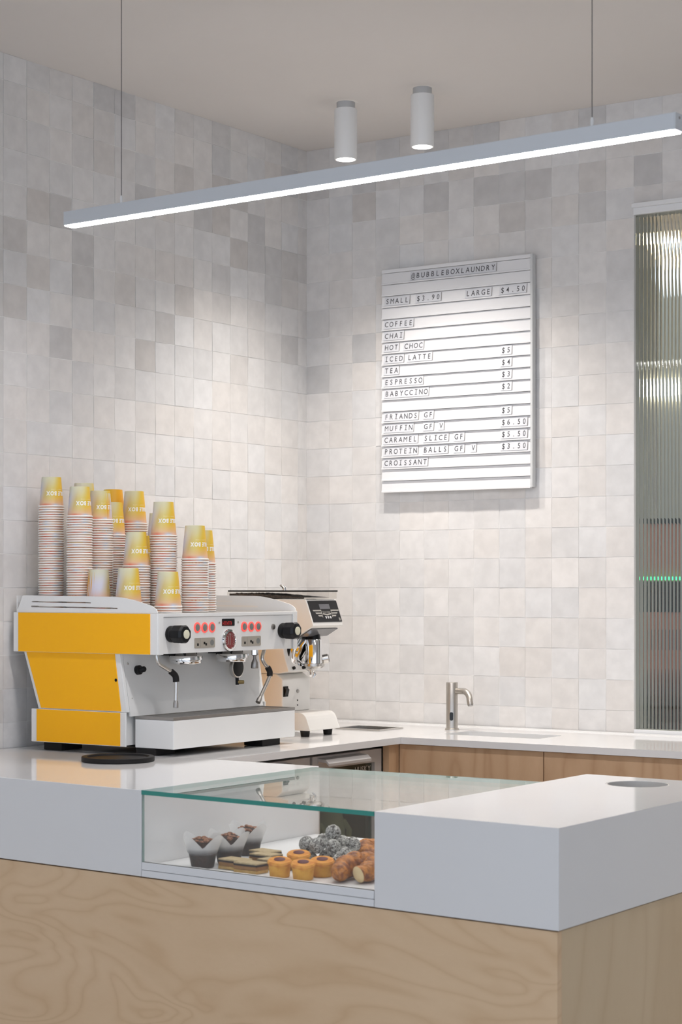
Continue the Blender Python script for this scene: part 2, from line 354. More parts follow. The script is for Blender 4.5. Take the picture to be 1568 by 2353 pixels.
# ------------------------------------------------------------------ mesh builder
class MB:
    def __init__(self): self.v = []; self.f = []; self.s = []; self.m = []; self.mi = 0
    def add(self, vs_, fs, smooth=False):
        b = len(self.v); self.v += [tuple(p) for p in vs_]
        for f in fs:
            self.f.append(tuple(b + i for i in f)); self.s.append(smooth); self.m.append(self.mi)
        return self
    def box(self, x0, x1, y0, y1, z0, z1):
        return self.add([(x0, y0, z0), (x1, y0, z0), (x1, y1, z0), (x0, y1, z0), (x0, y0, z1), (x1, y0, z1), (x1, y1, z1), (x0, y1, z1)],
                        [(0, 3, 2, 1), (4, 5, 6, 7), (0, 1, 5, 4), (1, 2, 6, 5), (2, 3, 7, 6), (3, 0, 4, 7)])
    def prism(self, poly, axis, a0, a1):
        """poly in the two other axes; axis 'x','y','z'; poly for y is (x,z), for x is (y,z), for z is (x,y)"""
        def P(p, a): return {'x': (a, p[0], p[1]), 'y': (p[0], a, p[1]), 'z': (p[0], p[1], a)}[axis]
        area = sum(poly[i][0] * poly[(i + 1) % len(poly)][1] - poly[(i + 1) % len(poly)][0] * poly[i][1] for i in range(len(poly)))
        if area < 0: poly = poly[::-1]
        if axis == 'y': poly = poly[::-1]
        n = len(poly)
        vs_ = [P(p, a0) for p in poly] + [P(p, a1) for p in poly]
        fs = [tuple(range(n))[::-1], tuple(range(n, 2 * n))] + [(i, (i + 1) % n, n + (i + 1) % n, n + i) for i in range(n)]
        return self.add(vs_, fs)
    def holed(self, outer, holes, axis, a0, a1):
        """prism with holes, filled with triangles"""
        def P(p, a): return {'x': (a, p[0], p[1]), 'y': (p[0], a, p[1]), 'z': (p[0], p[1], a)}[axis]
        for a, up in ((a0, False), (a1, True)):
            bm = bmesh.new(); ed = []
            for lp in [outer] + holes:
                vv = [bm.verts.new((p[0], p[1], 0)) for p in lp]
                ed += [bm.edges.new((vv[i], vv[(i + 1) % len(vv)])) for i in range(len(vv))]
            bmesh.ops.triangle_fill(bm, use_beauty=True, use_dissolve=False, edges=ed)
            bm.verts.index_update()
            pts = [P((q.co.x, q.co.y), a) for q in bm.verts]
            fs = []
            for fc in bm.faces:
                ids = [q.index for q in fc.verts]
                if (fc.normal.z > 0) != (up if axis != 'y' else not up): ids = ids[::-1]
                fs.append(tuple(ids))
            bm.free(); self.add(pts, fs)
        for k, lp in enumerate([outer] + holes):
            area = sum(lp[i][0] * lp[(i + 1) % len(lp)][1] - lp[(i + 1) % len(lp)][0] * lp[i][1] for i in range(len(lp)))
            l2 = lp if (area > 0) == (k == 0) else lp[::-1]
            if axis == 'y': l2 = l2[::-1]
            n = len(l2)
            self.add([P(p, a0) for p in l2] + [P(p, a1) for p in l2], [(i, (i + 1) % n, n + (i + 1) % n, n + i) for i in range(n)])
        return self
    def lathe(self, prof, c=(0, 0, 0), axis=(0, 0, 1), seg=24, smooth=True, caps=True, phase=0.0):
        """prof: list of (radius, height along axis)"""
        ax = Vector(axis).normalized(); c = Vector(c)
        t = Vector((0, 0, 1)) if abs(ax.z) < 0.9 else Vector((1, 0, 0))
        e1 = ax.cross(t).normalized(); e2 = ax.cross(e1)
        vs_ = []; fs = []
        for r, h in prof:
            for k in range(seg):
                a = 2 * math.pi * k / seg + phase
                vs_.append(c + ax * h + (e1 * math.cos(a) + e2 * math.sin(a)) * r)
        for i in range(len(prof) - 1):
            for k in range(seg):
                k2 = (k + 1) % seg
                fs.append((i * seg + k, i * seg + k2, (i + 1) * seg + k2, (i + 1) * seg + k))
        self.add(vs_, fs, smooth)
        if caps:
            b = len(self.v) - len(vs_); n = len(prof) - 1
            if prof[0][0] > 1e-6: self.f.append(tuple(b + k for k in range(seg))[::-1]); self.s.append(False); self.m.append(self.mi)
            if prof[-1][0] > 1e-6: self.f.append(tuple(b + n * seg + k for k in range(seg))); self.s.append(False); self.m.append(self.mi)
        return self
    def tube(self, pts, rad, seg=12, closed=False):
        pts = [Vector(p) for p in pts]; n = len(pts)
        if not hasattr(rad, '__len__'): rad = [rad] * n
        vs_ = []; fs = []; prev = None
        for i, p in enumerate(pts):
            if closed: d = pts[(i + 1) % n] - pts[i - 1]
            else: d = pts[min(i + 1, n - 1)] - pts[max(i - 1, 0)]
            d.normalize()
            if prev is None:
                t = Vector((0, 0, 1)) if abs(d.z) < 0.9 else Vector((1, 0, 0)); e1 = d.cross(t).normalized()
            else:
                e1 = (prev - d * prev.dot(d)).normalized()
            prev = e1; e2 = d.cross(e1)
            for k in range(seg):
                a = 2 * math.pi * k / seg
                vs_.append(p + (e1 * math.cos(a) + e2 * math.sin(a)) * rad[i])
        for i in range(n if closed else n - 1):
            j = (i + 1) % n
            for k in range(seg):
                k2 = (k + 1) % seg
                fs.append((i * seg + k, i * seg + k2, j * seg + k2, j * seg + k))
        self.add(vs_, fs, True)
        if not closed:
            b = len(self.v) - len(vs_)
            self.f.append(tuple(b + k for k in range(seg))[::-1]); self.s.append(False); self.m.append(self.mi)
            self.f.append(tuple(b + (n - 1) * seg + k for k in range(seg))); self.s.append(False); self.m.append(self.mi)
        return self
    def ball(self, c, r, seg=16, rings=10, sc=(1, 1, 1)):
        prof = [(max(1e-7, r * math.sin(math.pi * i / rings)), -r * math.cos(math.pi * i / rings)) for i in range(rings + 1)]
        b = len(self.v); self.lathe(prof, (0, 0, 0), (0, 0, 1), seg, True, False)
        for i in range(b, len(self.v)):
            q = self.v[i]; self.v[i] = (c[0] + q[0] * sc[0], c[1] + q[1] * sc[1], c[2] + q[2] * sc[2])
        return self
    def text(self, s, o, xd, yd, size, cell=None, bold=0.0, sx=1.0, gap=0.10, align='l'):
        V, Fc, wd = layout(s, cell, bold, sx, gap); o = Vector(o); xd = Vector(xd).normalized(); yd = Vector(yd).normalized()
        sh = {'l': 0, 'c': -wd / 2, 'r': -wd}[align]
        return self.add([o + xd * ((x + sh) * size) + yd * (y * size) for x, y in V], Fc)

ORG = {}
def empty(name, loc, label, cat, group=None, kind=None):
    o = bpy.data.objects.new(name, None); COL.objects.link(o); o.location = loc; o.empty_display_size = 0.05
    ORG[o.name] = Vector(loc); tag(o, label, cat, group, kind)
    return o
def tag(o, label=None, cat=None, group=None, kind=None):
    if label: o['label'] = label
    if cat: o['category'] = cat
    if group: o['group'] = group
    if kind: o['kind'] = kind
    return o
def smooth_cyl(poly, r, n=4):
    """round the corners of a 2-D polygon"""
    out = []; L = len(poly)
    for i in range(L):
        p = Vector(poly[i]); a = Vector(poly[i - 1]) - p; b = Vector(poly[(i + 1) % L]) - p
        rr = r[i] if hasattr(r, '__len__') else r
        if rr <= 0: out.append(tuple(p)); continue
        rr = min(rr, a.length * 0.49, b.length * 0.49)
        a = p + a.normalized() * rr; b = p + b.normalized() * rr
        for k in range(n + 1):
            t = k / n; q = a * (1 - t) ** 2 + p * 2 * t * (1 - t) + b * t * t
            out.append((q.x, q.y))
    return out
def put(name, mb, mats, parent=None, label=None, cat=None, group=None, kind=None, bevel=0.0, origin=None):
    """one mesh object from a builder whose vertices are in world coordinates"""
    if isinstance(mats, str): mats = [mats]
    xs = [p[0] for p in mb.v]; ys = [p[1] for p in mb.v]; zs = [p[2] for p in mb.v]
    og = Vector(origin) if origin is not None else Vector(((min(xs) + max(xs)) / 2, (min(ys) + max(ys)) / 2, min(zs)))
    me = bpy.data.meshes.new(name)
    me.from_pydata([(p[0] - og.x, p[1] - og.y, p[2] - og.z) for p in mb.v], [], mb.f)
    for m in mats: me.materials.append(MATS[m])
    me.polygons.foreach_set('use_smooth', mb.s)
    me.polygons.foreach_set('material_index', mb.m)
    me.update()
    if any(mb.s): me.set_sharp_from_angle(angle=R(40))
    o = bpy.data.objects.new(name, me); COL.objects.link(o)
    if parent:
        o.parent = parent; o.location = og - ORG[parent.name]
    else: o.location = og
    ORG[o.name] = og
    if bevel:
        b = o.modifiers.new('bevel', 'BEVEL'); b.width = bevel; b.segments = 2; b.limit_method = 'ANGLE'; b.angle_limit = R(35)
    return tag(o, label, cat, group, kind)
def copy_tree(o, loc=None, parent=None, **kw):
    c = o.copy(); COL.objects.link(c)
    if parent: c.parent = parent
    if loc is not None: c.location = loc
    ORG[c.name] = Vector(loc) if loc is not None else ORG[o.name]
    for ch in o.children:
        d = ch.copy(); COL.objects.link(d); d.parent = c
        for g in ch.children:
            e = g.copy(); COL.objects.link(e); e.parent = d
    return tag(c, **kw)

# ================================================================== THE SETTING
CEIL = 2.955
WT = 0.9                                  # worktop height
put('floor', MB().box(-0.2, 6.5, -8.0, 0.0, -0.1, 0.0), 'floor', kind='structure', label='grey shop floor hidden below the counter', cat='floor')
put('ceiling', MB().box(-0.2, 6.5, -8.0, 4.2, CEIL, CEIL + 0.1), 'plaster', kind='structure', label='plain warm grey plaster ceiling', cat='ceiling')

WX0, WX1, WZ0, WZ1 = 1.3, 2.45, 0.913, 2.617   # window opening in the back wall
b = MB()
b.box(-0.2, WX0, 0.0, 0.12, 0, CEIL); b.box(WX1, 6.5, 0.0, 0.12, 0, CEIL)
b.box(WX0, WX1, 0.0, 0.12, 0, WZ0 - 0.012); b.box(WX0, WX1, 0.0, 0.12, WZ1, CEIL)
wall_back = put('wall_back', b, 'grout', kind='structure', label='back wall of off-white handmade square tiles', cat='wall', origin=(0, 0, 0))
wall_left = put('wall_left', MB().box(-0.12, 0.0, -8.0, 0.0, 0, CEIL), 'grout', kind='structure', label='left wall of off-white handmade square tiles', cat='wall', origin=(0, 0, 0))
put('wall_right_blocker', MB().box(6.5, 6.62, -3.6, 0.12, 0, CEIL), 'paint', kind='structure', label='plain painted wall added out of view on the right to hold back daylight', cat='wall')  # added out of view to keep open daylight off the counter's right end

# ---- tiles: handmade, wavy, each its own object
def tile_mesh(i):
    rnd = random.Random(100 + i); n = 3; s = 0.0985; V = []; Fc = []
    ti, tj = rnd.uniform(-1, 1) * 0.0005, rnd.uniform(-1, 1) * 0.0005
    for a in range(n + 1):
        for c in range(n + 1):
            x = (a / n - 0.5) * s; z = (c / n - 0.5) * s
            edge = a in (0, n) or c in (0, n)
            if edge:
                x += rnd.uniform(-0.0006, 0.0006); z += rnd.uniform(-0.0006, 0.0006)
            y = -0.0065 + (0.0009 if edge else 0) + rnd.uniform(-0.0004, 0.0004) + ti * (a / n - 0.5) * 2 + tj * (c / n - 0.5) * 2
            V.append((x, y, z))
    for a in range(n):
        for c in range(n):
            q = a * (n + 1) + c
            Fc.append((q, q + n + 1, q + n + 2, q + 1))
    rim = [a * (n + 1) for a in range(n + 1)] + [n * (n + 1) + c for c in range(1, n + 1)] + [a * (n + 1) + n for a in range(n - 1, -1, -1)] + [c for c in range(n - 1, 0, -1)]
    b0 = len(V)
    for r_ in rim: V.append((V[r_][0], 0.0, V[r_][2]))
    m = len(rim)
    for k in range(m): Fc.append((rim[k], b0 + k, b0 + (k + 1) % m, rim[(k + 1) % m]))
    me = bpy.data.meshes.new('tile'); me.from_pydata(V, [], Fc); me.update()
    bm = bmesh.new(); bm.from_mesh(me); bmesh.ops.recalc_face_normals(bm, faces=bm.faces); bm.to_mesh(me); bm.free()
    me.polygons.foreach_set('use_smooth', [k < n * n for k in range(len(me.polygons))])
    me.set_sharp_from_angle(angle=R(35))
    me.materials.append(MATS['tile'])
    return me
TILES = [tile_mesh(i) for i in range(10)]

def tone(rnd, dark=None):
    if dark is None:
        q = rnd.random()
        dark = rnd.uniform(0.0, 0.25) if q < 0.62 else (rnd.uniform(0.3, 0.6) if q < 0.86 else rnd.uniform(0.7, 1.0))
    wv = rnd.uniform(-0.012, 0.014)
    a, c = Vector((0.755, 0.738, 0.722)), Vector((0.595, 0.575, 0.558))
    q = a.lerp(c, dark)
    return (q.x + wv, q.y, q.z - wv, 1)

ROWS = [(0.9, 0.975)] + [(0.975 + 0.1 * k, 1.075 + 0.1 * k) for k in range(19)] + [(2.875, CEIL)]
# dark tiles read off the photograph: (column, row from the top)
DARK_BACK = {(0, 1), (2, 1), (2, 2), (5, 0), (5, 2), (6, 0), (7, 0), (7, 2), (8, 2), (8, 3), (9, 2), (11, 0), (11, 2), (11, 3), (13, 2), (0, 8), (0, 12), (2, 7), (2, 9), (1, 13), (5, 17), (6, 17), (11, 17), (10, 17), (4, 18), (0, 16)}
DARK_LEFT = {(11, 0), (15, 0), (10, 0), (12, 5), (12, 6), (14, 4), (13, 4), (4, 2), (5, 2), (7, 2), (9, 3), (5, 3), (1, 4), (4, 4), (3, 4), (2, 4), (2, 5), (7, 6), (8, 7), (9, 8), (1, 7), (13, 8), (10, 9), (15, 5), (15, 7), (0, 4), (3, 3), (6, 3), (1, 1), (12, 9), (13, 10), (11, 11)}
def tone_for(wall, col, row, rnd):
    rt = len(ROWS) - 1 - row
    if (col, rt) in (DARK_BACK if wall == 'b' else DARK_LEFT): return tone(rnd, rnd.uniform(0.75, 1.0) if rt < 9 else rnd.uniform(0.35, 0.6))
    q = rnd.random()
    return tone(rnd, rnd.uniform(0.0, 0.3) if q < 0.75 else rnd.uniform(0.3, 0.62 if rt < 9 else 0.42))

def rest_tiles(name, parent, cells, wall):
    b = MB()
    for a0, a1, z0, z1 in cells:
        g = 0.0009
        if wall == 'b': b.box(a0 + g, a1 - g, -0.0014, 0.002, z0 + g, z1 - g)
        else: b.box(-0.002, 0.0014, a0 + g, a1 - g, z0 + g, z1 - g)
    put(name, b, 'tile_rest', parent, kind='stuff')
rb = random.Random(21)
rest = []
for ci in range(36):
    x0, x1 = ci * 0.1, ci * 0.1 + 0.1
    for ri, (z0, z1) in enumerate(ROWS):
        a0, a1, q0, q1 = x0, x1, z0, z1
        if x0 > 1.29 and x1 < WX1 + 0.05:           # around the window
            if q1 <= WZ1 + 0.02: continue
            q0 = max(q0, WZ1 + 0.001)
        if ci > 14:
            rest.append((a0, a1, q0, q1)); continue
        o = bpy.data.objects.new('tile', rb.choice(TILES)); COL.objects.link(o); o.parent = wall_back
        o.location = ((a0 + a1) / 2, 0.0045, (q0 + q1) / 2); o.scale = ((a1 - a0) / 0.1, 1, (q1 - q0) / 0.1)
        o.color = tone_for('b', ci, ri, rb)
rest_tiles('tile_field', wall_back, rest, 'b')
rb = random.Random(33)
cells = []
for ci in range(-1, 34):
    y1 = -0.056 - 0.1 * ci; y0 = y1 - 0.1
    if ci == -1: y1, y0 = 0.0, -0.056
    for ri, (z0, z1) in enumerate(ROWS):
        u = CX + F_PX * ((-CAM.x) * CT + ((y0 + y1) / 2 - CAM.y) * STH) / (CAM.x * STH + ((y0 + y1) / 2 - CAM.y) * CT)
        hid = u < -40 or (y1 < -0.86 and y0 > -1.35 and z1 < 1.40) or (y1 < -1.0 and y0 > -1.3 and z1 < 1.5) or (-0.86 <= y1 < -0.55 and z1 < 1.3)
        cells.append((hid, ci, ri, y0, y1, z0, z1))
cells.sort(key=lambda t: t[0])
nv = 0; rest = []
for hid, ci, ri, y0, y1, z0, z1 in cells:
    if hid or nv >= 300: rest.append((y0, y1, z0, z1)); continue
    nv += 1
    o = bpy.data.objects.new('tile', rb.choice(TILES)); COL.objects.link(o); o.parent = wall_left
    o.location = (-0.0045, (y0 + y1) / 2, (z0 + z1) / 2); o.rotation_euler = (0, 0, R(90)); o.scale = ((y1 - y0) / 0.1, 1, (z1 - z0) / 0.1)
    o.color = tone_for('l', ci + 1, ri, rb)
rest_tiles('tile_field', wall_left, rest, 'l')

# ---- reeded window in the back wall and the room behind it
win = empty('window_1', (WX0, 0.05, WZ0), 'tall reeded glass window beside the tiled wall', 'window', kind='structure')
b = MB(); pitch = 0.0124; nfl = int((WX1 - WX0 - 0.004) / pitch); V = []; Fc = []; sub = 6
prof = []
for k in range(nfl):
    for j in range(sub):
        t = j / sub; prof.append((WX0 + 0.002 + (k + t) * pitch, 0.0105 - 0.0026 * math.sin(math.pi * t)))
prof.append((WX0 + 0.002 + nfl * pitch, 0.0105))
prof += [(prof[-1][0], 0.0155), (prof[0][0], 0.0155)]
n = len(prof); z0, z1 = WZ0 - 0.002, WZ1 - 0.02
Vv = [(x, y, z0) for x, y in prof] + [(x, y, z1) for x, y in prof]
b.add(Vv, [(i, (i + 1) % n, n + (i + 1) % n, n + i) for i in range(n)], True)
b.add([Vv[i] for i in range(n)], [tuple(range(n))[::-1]]); b.add([Vv[n + i] for i in range(n)], [tuple(range(n))])
put('reeded_pane', b, 'reeded_glass', win)
put('head_frame', MB().box(WX0 - 0.003, WX1, -0.014, 0.06, WZ1 - 0.012, WZ1 + 0.002).box(WX0 - 0.001, WX1, -0.004, 0.06, WZ1 - 0.034, WZ1 - 0.012), 'laminate_white', win, bevel=0.001)
put('window_sill', MB().box(WX0, WX1, -0.003, 0.06, WZ0 - 0.012, WZ0 + 0.003), 'laminate_white', win, bevel=0.001)
for nm, bx_, l in (('wall_rear', (-1.6, 3.6, 3.3, 3.4, 0, CEIL), 'grey green far wall blurred behind the reeded glass'), ('wall_rear_left', (-1.7, -1.6, 0.12, 3.4, 0, CEIL), 'left wall of the room behind the reeded glass'),
                   ('wall_rear_right', (3.6, 3.7, 0.12, 3.4, 0, CEIL), 'right wall of the room behind the reeded glass'), ('floor_rear', (-1.7, 3.7, 0.12, 3.4, -0.1, 0), 'floor of the room behind the reeded glass')):
    put(nm, MB().box(*bx_), 'rear_wall', kind='structure', label=l, cat='floor' if 'floor' in nm else 'wall')

lm = empty('laundry_machine', (1.1, 1.65, 0), 'pinkish brown appliance with dark panels blurred behind the reeded glass', 'appliance')
put('housing', MB().box(0.69, 1.45, 1.3, 1.95, 0.0, 1.64), 'copper_pink', lm, bevel=0.004)
put('control_panel', MB().box(0.74, 1.40, 1.29, 1.30, 1.28, 1.40), 'black_gloss', lm)
put('drawer_panel', MB().box(0.72, 0.95, 1.29, 1.30, 1.13, 1.21), 'screen_grey', lm)
put('indicator_strip', MB().box(0.72, 1.2, 1.285, 1.30, 1.405, 1.418), 'led_green', lm)
put('door', MB().lathe([(0.26, 0), (0.26, 0.02), (0.19, 0.03)], (0.99, 1.30, 0.80), (0, -1, 0), 32), 'black_gloss', lm)
put('edge_trim', MB().box(0.69, 1.45, 1.285, 1.30, 1.625, 1.645), 'black', lm)
for i, (xa, xb) in enumerate(((-0.6, 0.75), (0.9, 2.2))):
    t = empty('ceiling_tube_light', ((xa + xb) / 2, 2.2, CEIL), ('warm tube light glowing at the top of the reeded window', 'second tube light in the room behind the reeded glass')[i], 'light', group='tube lights behind the reeded glass')
    put('housing', MB().box(xa, xb, 2.15, 2.25, CEIL - 0.04, CEIL), 'lamp_white', t)
    put('tube', MB().tube([(xa + 0.03, 2.2, CEIL - 0.06), (xb - 0.03, 2.2, CEIL - 0.06)], 0.02, 10), 'rear_tube', t)
wb = empty('reflection_panel', (0.3, 3.29, 1.9), 'glowing strip standing in for a bright reflection behind the upper reeded glass', 'light')
put('panel', MB().box(-0.15, 1.3, 3.27, 3.30, 2.32, 2.40), 'rear_reflection', wb)  # emissive strip stands in for reflections of ceiling lights and windows

# ================================================================== WORKTOPS AND BACK CABINETS
TR = (0.362, 0.545, -0.350, -0.205)          # steel tray cut-out
SK = (0.785, 1.135, -0.345, -0.180)          # sink cut-out
def rect(a): return [(a[0], a[2]), (a[1], a[2]), (a[1], a[3]), (a[0], a[3])]
put('worktop', MB().holed([(0.0065, -1.487), (0.74, -1.487), (0.74, -0.53), (0.74, -0.0065), (0.0065, -0.0065)], [rect((TR[0] + .006, TR[1] - .006, TR[2] + .006, TR[3] - .006))], 'z', WT - 0.021, WT), 'solid_white',
    label='white worktop along the left wall carrying the espresso machine', cat='worktop')
put('worktop', MB().holed([(0.7408, -0.53), (2.75, -0.53), (2.75, -0.0065), (0.7408, -0.0065)], [smooth_cyl(rect(SK), 0.012)], 'z', WT - 0.021, WT), 'solid_white',
    label='white worktop along the back wall with the sink cut-out', cat='worktop')
put('trim_1', MB().box(0.0065, 2.75, -0.011, -0.0065, WT, WT + 0.004), 'grout', kind='structure', label='white sealant line along the back worktop', cat='trim')
# sink bowl
b = MB(); x0, x1, y0, y1 = SK; zt, zb = WT - 0.0215, WT - 0.16; t = 0.006
b.box(x0 - t, x0, y0 - t, y1 + t, zb, zt); b.box(x1, x1 + t, y0 - t, y1 + t, zb, zt); b.box(x0, x1, y0 - t, y0, zb, zt); b.box(x0, x1, y1, y1 + t, zb, zt); b.box(x0 - t, x1 + t, y0 - t, y1 + t, zb - t, zb)
sk = put('sink', b, 'machine_grey', label='pale grey undermount sink bowl set into the back worktop', cat='sink')
put('drain', MB().lathe([(0.022, 0), (0.022, 0.003), (0.014, 0.0035)], ((x0 + x1) / 2, (y0 + y1) / 2, zb), (0, 0, 1), 20), 'steel', sk)
# drop-in steel tray
x0, x1, y0, y1 = TR
tr = empty('steel_tray', ((x0 + x1) / 2, (y0 + y1) / 2, WT), 'square stainless steel tray sunk into the worktop corner beside the grinder', 'tray')
put('rim', MB().holed(rect(TR), [rect((x0 + .012, x1 - .012, y0 + .012, y1 - .012))], 'z', WT + 0.0004, WT + 0.004), 'steel', tr, bevel=0.001)
b = MB(); i = 0.0125; zb = WT - 0.07
b.box(x0 + i - .003, x0 + i, y0 + i, y1 - i, zb, WT); b.box(x1 - i, x1 - i + .003, y0 + i, y1 - i, zb, WT); b.box(x0 + i, x1 - i, y0 + i - .003, y0 + i, zb, WT); b.box(x0 + i, x1 - i, y1 - i, y1 - i + .003, zb, WT); b.box(x0 + i, x1 - i, y0 + i, y1 - i, zb - .003, zb)
put('bowl', b, 'steel', tr)
# tap
tx, ty = 0.712, -0.166
tp = empty('sensor_tap', (tx, ty, WT), 'brushed steel sensor tap with short curved spout beside the sink', 'tap')
put('base_flange', MB().lathe([(0.0235, 0), (0.0235, 0.004), (0.021, 0.006)], (tx, ty, WT), seg=28), 'brushed', tp)
put('column', MB().lathe([(0.0195, 0.005), (0.0195, 0.158), (0.0188, 0.159)], (tx, ty, WT), seg=28), 'brushed', tp)
pp = []
for k in range(11):
    a = R(90 - 78 * k / 10); pp.append((tx + 0.045 + 0.036 * math.cos(a), ty - 0.002 * k, 1.030 - 0.036 + 0.036 * math.sin(a)))
pp = [(tx + 0.005, ty, 1.030)] + pp + [(pp[-1][0] + 0.004, pp[-1][1] - 0.002, pp[-1][2] - 0.014)]
sp = put('spout', MB().tube(pp, 0.0105, 14), 'brushed', tp)
e = Vector(pp[-1]); put('aerator', MB().lathe([(0.009, 0), (0.009, 0.004)], e, (pp[-1][0] - pp[-2][0], pp[-1][1] - pp[-2][1], pp[-1][2] - pp[-2][2]), 16), 'dull_steel', sp)
d = Vector((0.42, -0.90, 0)).normalized(); c = Vector((tx, ty, 0)) + d * 0.0187
se = put('sensor_eye', MB().prism(smooth_cyl([(-0.006, 0.932), (0.006, 0.932), (0.006, 0.960), (-0.006, 0.960)], 0.006), 'y', -0.0012, 0.0012), 'sensor_black', tp)
se.rotation_euler = (0, 0, math.atan2(d.y, d.x) + R(90)); se.location = (c.x - tx, c.y - ty, 0.032)

# cabinets under the back worktop: each unit with its door
cells = [(0.7235, 1.241), (1.2445, 1.86), (1.8635, 2.5)]
lab = ['birch ply cabinet under the sink beside the fridge', 'birch ply cabinet right of the narrow door gap under the back worktop', 'birch ply cabinet at the far right hidden behind the counter end']
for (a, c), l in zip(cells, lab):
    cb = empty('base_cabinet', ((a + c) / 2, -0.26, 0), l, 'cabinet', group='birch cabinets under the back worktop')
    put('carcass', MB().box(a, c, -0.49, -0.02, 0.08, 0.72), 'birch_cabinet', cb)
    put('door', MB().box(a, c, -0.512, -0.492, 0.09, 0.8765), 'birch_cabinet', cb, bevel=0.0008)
    put('plinth', MB().box(a, c, -0.45, -0.43, 0.0, 0.08), 'black', cb)
put('filler_panel', MB().box(0.70, 0.722, -0.572, -0.5125, 0.0, 0.8765), 'birch_cabinet', label='narrow birch ply filler strip between fridge and sink cabinet', cat='panel')
# fridges under the left worktop
def fridge(y0, y1, label, text):
    fr = empty('bar_fridge', (0.4, (y0 + y1) / 2, 0), label, 'fridge', group='under counter fridges')
    b = MB(); b.box(0.10, 0.66, y0, y0 + 0.02, 0.03, 0.868); b.box(0.10, 0.66, y1 - 0.02, y1, 0.03, 0.868); b.box(0.08, 0.10, y0, y1, 0.03, 0.868); b.box(0.10, 0.66, y0, y1, 0.03, 0.05); b.box(0.10, 0.66, y0, y1, 0.848, 0.868)
    put('body', b, 'fridge_inside', fr)
    put('shelf', MB().box(0.11, 0.65, y0 + 0.02, y1 - 0.02, 0.44, 0.446), 'dull_steel', fr)
    fw = 0.042
    dr = put('door', MB().holed([(y0 + .003, 0.04), (y1 - .003, 0.04), (y1 - .003, 0.866), (y0 + .003, 0.866)], [[(y0 + fw, 0.09), (y1 - fw, 0.09), (y1 - fw, 0.826), (y0 + fw, 0.826)]], 'x', 0.665, 0.70), 'fridge_steel', fr, bevel=0.002)
    put('door_glass', MB().box(0.682, 0.688, y0 + fw, y1 - fw, 0.09, 0.826), 'dark_glass', dr)
    pr = [(0.70, 0.860), (0.730, 0.857), (0.742, 0.846), (0.742, 0.838), (0.731, 0.848), (0.704, 0.850), (0.700, 0.842)]
    put('handle', MB().prism(pr, 'y', y0 + 0.03, y1 - 0.125), 'fridge_steel', dr)
    if text:
        put('lettering', MB().text('HUSKY', (0.6905, y1 - fw - 0.006, 0.798), (0, 1, 0), (0, 0, 1), 0.026, bold=0.02, align='r'), 'badge_grey', dr)
    put('foot', MB().box(0.15, 0.20, y0 + 0.05, y0 + 0.1, 0, 0.03), 'rubber', fr); put('foot', MB().box(0.55, 0.60, y1 - 0.1, y1 - 0.05, 0, 0.03), 'rubber', fr)
    return fr
fridge(-0.965, -0.578, 'steel framed glass door fridge with lettering next to the birch filler strip', True)
fridge(-1.40, -0.972, 'steel framed glass door fridge under the espresso machine end of the worktop', False)
for k, (x, y) in enumerate(((0.585, -0.715), (0.585, -0.845))):
    mk = empty('milk_bottle', (x, y, 0.446), ('pale milk bottle with handle standing in the fridge behind the protein balls', 'second pale milk bottle further left inside the fridge')[k], 'bottle', group='milk bottles in the fridge')
    put('body', MB().lathe([(0.001, 0), (0.052, 0.002), (0.055, 0.02), (0.055, 0.19), (0.045, 0.225), (0.022, 0.262), (0.018, 0.275)], (x, y, 0.446), seg=20), 'milk', mk)
    put('handle', MB().tube([(x + 0.045, y + 0.02, 0.446 + 0.20), (x + 0.062, y + 0.03, 0.446 + 0.17), (x + 0.058, y + 0.028, 0.446 + 0.12)], 0.009, 8), 'milk', mk)
    put('cap', MB().lathe([(0.02, 0.27), (0.02, 0.292)], (x, y, 0.446), seg=16), 'lamp_ring', mk)

# ================================================================== FRONT COUNTER
FX, FY = 2.238, -2.308                      # front right corner
FS = 0.0765                                  # the front runs slightly out of square with the back wall
def fy(x): return FY + (FX - x) * FS
CZ = 0.697                                   # underside of the white blocks
XA, XB = 1.091, 1.780                        # display case between the two blocks
put('counter_block', MB().prism([(0.0065, fy(0)), (XA, fy(XA)), (XA, -1.4885), (0.0065, -1.4885)], 'z', CZ, WT), 'solid_white', bevel=0.0012,
    label='thick white counter block left of the pastry case', cat='counter')
hc, hr = Vector((1.995, -1.437)), 0.077
circ = [(hc.x + hr * math.cos(2 * math.pi * k / 48), hc.y + hr * math.sin(2 * math.pi * k / 48)) for k in range(48)]
YB = -1.283
put('counter_block', MB().holed([(XB, fy(XB)), (FX, FY), (FX, YB - 0.03), (XB, YB)], [circ], 'z', CZ, WT), 'solid_white', bevel=0.0012,
    label='thick white counter block right of the pastry case with a round hole', cat='counter')
b = MB(); b.lathe([(hr - 0.0005, -0.20), (hr - 0.0005, -0.0005), (hr - 0.004, -0.0005), (hr - 0.004, -0.20)], (hc.x, hc.y, WT), seg=48, caps=False)
put('bin_chute', b, 'chute_grey', label='round steel lined waste hole in the right counter block', cat='chute')

